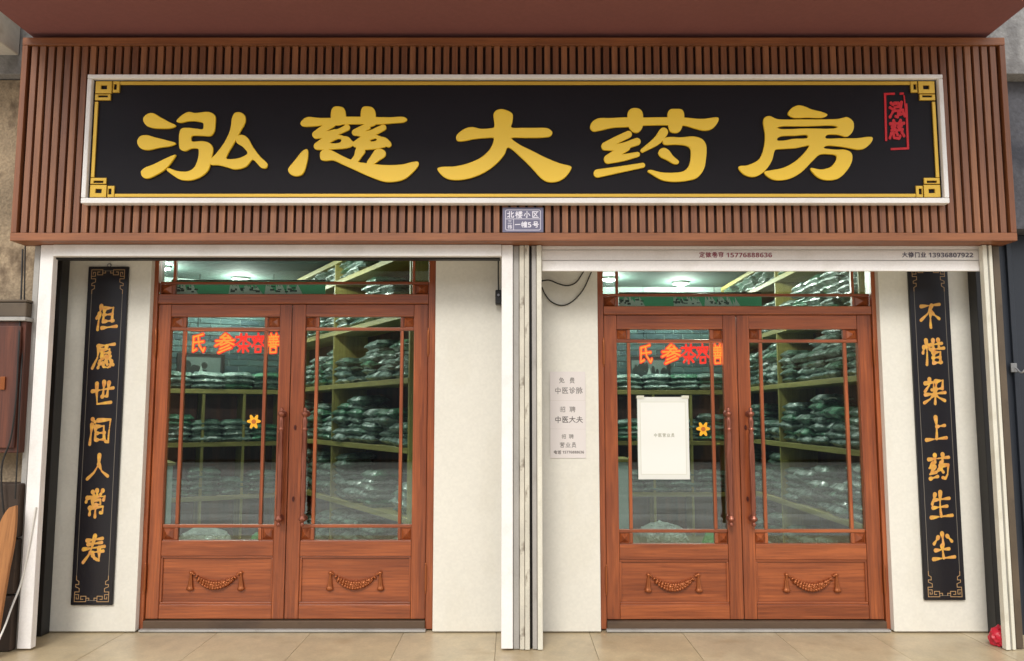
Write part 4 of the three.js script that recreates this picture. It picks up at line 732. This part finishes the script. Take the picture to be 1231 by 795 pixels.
// ---------------------------------------------------------------- odds and ends at the edges
{
  const z = 0.55, x1 = P(24.5, 460, z).x, y1 = P(10, 386, z).y, y0 = P(10, 545, z).y;
  const t = thing('wall_cabinet', 'old dark red brown wooden cabinet on the plaster wall', 'cabinet');
  part('carcass', span(x1 - 0.6, x1, y0, y1, 0.363, 0.53, 'y', 0.006), cabinetWood, t); part('cabinet_door', span(x1 - 0.27, x1 - 0.02, y0 + 0.03, y1 - 0.03, 0.532, 0.55, 'y', 0.005), cabinetWood, t);
  part('top', span(x1 - 0.62, x1 + 0.01, y1 + 0.001, y1 + 0.025, 0.363, 0.56, 'x'), greyPaint, t); part('latch', span(x1 - 0.12, x1 - 0.09, (y0 + y1) / 2 - 0.02, (y0 + y1) / 2 + 0.06, 0.551, 0.562, 'y'), brass, t);
  const u = thing('metal_bin', 'dull grey box standing on top of the old cabinet', 'box'); part('body', span(x1 - 0.3, x1 - 0.005, y1 + 0.026, y1 + 0.12, 0.37, 0.53, 'y', 0.01), brownMetal, u); part('lid', span(x1 - 0.31, x1, y1 + 0.121, y1 + 0.135, 0.368, 0.535, 'x', 0.004), brownMetal, u);
  const crateBrown = paint([62, 48, 38], 390, { n: 128, rough: 0.8, spread: 0.25, stain: 0.5, stainCol: [36, 28, 24], metres: 0.5 });
  const s = thing('storage_crate', 'dark crate stack under the old wooden cabinet', 'crate'); for (let i = 0; i < 3; i++) part('crate_box', span(x1 - 0.7, x1 - 0.0 + 0.02, 0.004 + i * 0.33, 0.325 + i * 0.33, 0.363, 0.53, 'x', 0.01), crateBrown, s);
}
{
  // leaning board: foot near the pavement edge, head against the crates
  const a = P(-6, 757, 0.62), b = P(14, 608, 0.58), S = new THREE.Shape(), L = Math.hypot(b.y - 0.0, b.x - a.x);
  S.moveTo(-0.06, 0); S.lineTo(0.055, 0); S.lineTo(0.06, L * 0.6); S.quadraticCurveTo(0.075, L * 0.8, 0.045, L); S.lineTo(0.01, L * 0.985); S.quadraticCurveTo(-0.05, L * 0.9, -0.04, L * 0.7); S.closePath();
  const t = single('wooden_plank', boxUV(new THREE.ExtrudeGeometry(S, { depth: 0.02, bevelEnabled: true, bevelThickness: 0.002, bevelSize: 0.002, bevelSegments: 1 }), 'y'), plankWood, 'orange brown wooden board leaning beside the white shutter post', 'board', [a.x - 0.02, 0.003, 0.66]);
  t.rotation.set(-0.11, 0, -Math.atan2(b.x - a.x, b.y));
}
single('white_cable', tube([P(-4, 775, 0.7), P(6, 752, 0.62), P(14, 730, 0.56), P(24, 704, 0.512), P(34, 660, 0.508), P(43, 610, 0.506)], 0.006, 40, 6), flat(0xdedad2, 0.5), 'thin white cable lying against the white shutter post', 'cable');
single('dark_cable', tube([P(27, 300, 0.44), P(25, 360, 0.5), P(22, 420, 0.565), P(19, 480, 0.565), P(12, 530, 0.57), P(2, 560, 0.57), P(6, 640, 0.56)], 0.006, 50, 6), cableMat, 'dark cable hanging down beside the old cabinet', 'cable');
single('dark_cable', tube([P(30, 296, 0.44), P(28, 400, 0.5), P(24, 470, 0.57), P(20, 560, 0.565), P(18, 600, 0.56)], 0.005, 50, 6), cableMat, 'straight dark cable between the old cabinet and the shutter post', 'cable');
{
  const p = P(1203.5, 757, 0.4), g0 = mergeVertices(new THREE.IcosahedronGeometry(1, 4).deleteAttribute('uv').deleteAttribute('normal')), q = g0.attributes.position;
  for (let i = 0; i < q.count; i++) { const x = q.getX(i), y = q.getY(i), z = q.getZ(i), n = Math.abs(vnoise(x * 2.6 + 9, y * 2.6 + z * 3 + 9, 3, 97, 89) - 0.5) + 0.5 * Math.abs(vnoise(x * 6 + 9, y * 6 + z * 5 + 20, 5, 97, 89) - 0.5), k = 0.72 + n * 0.9; q.setXYZ(i, x * k * 0.062, Math.max(-0.05, y * k * 0.062), z * k * 0.06); }
  g0.computeVertexNormals();
  const t = thing('plastic_bag', 'crumpled red plastic bag on the floor at the shutter guide', 'bag', [p.x - 0.005, 0.055, 0.4]);
  part('bag', toCreasedNormals(g0, 0.5), new THREE.MeshPhysicalMaterial({ color: 0xc01f34, roughness: 0.38, sheen: 0.2 }), t); part('handle_loop', new THREE.TorusGeometry(0.016, 0.005, 6, 12).scale(1, 0.7, 1).translate(-0.012, 0.042, 0.012), flat(0xb01c30, 0.4), t);
}
{
  const t = thing('wall_hook', 'small pale metal bracket on the dark neighbouring shopfront', 'bracket'); const a = P(1221, 442, 0.2), b = P(1229, 448, 0.3), c = P(1236, 440, 0.32);
  part('arm', tube([a, b, c], 0.006, 14, 6), flat(0xb9b9b9, 0.4, 0.6), t); part('foot', box(0.04, 0.06, 0.012, 'y').translate(a.x, a.y, 0.182), flat(0x8c8c8c, 0.5, 0.5), t);
}
// across the street: mirrored dimly in the glass
{
  const t = thing('opposite_building', 'low dark brick building across the street facing the shop', 'building', [0, 0, 19], Math.PI);
  part('wall', span(-16, 16, 0, 5.6, -4, 0, 'x', 0.02), paint([88, 70, 60], 600, { n: 256, rough: 0.9, spread: 0.15 }), t); part('roof', span(-16.4, 16.4, 5.603, 5.9, -4.4, 0.4, 'x', 0.02), greyPaint, t);
  for (let i = 0; i < 7; i++) { const x = -12.6 + i * 4.2; const w = part('window', span(x - 0.9, x + 0.9, 3.3, 4.7, 0.003, 0.06, 'y'), brownMetal, t); part('pane', span(x - 0.8, x + 0.8, 3.4, 4.6, 0.061, 0.07, 'y'), flat(0x1c2226, 0.1), w); part('shopfront', span(x - 1.5, x + 1.5, 0.05, 2.7, 0.003, 0.06, 'y'), navyMetal, t); }
}
renderer.render(scene, camera);
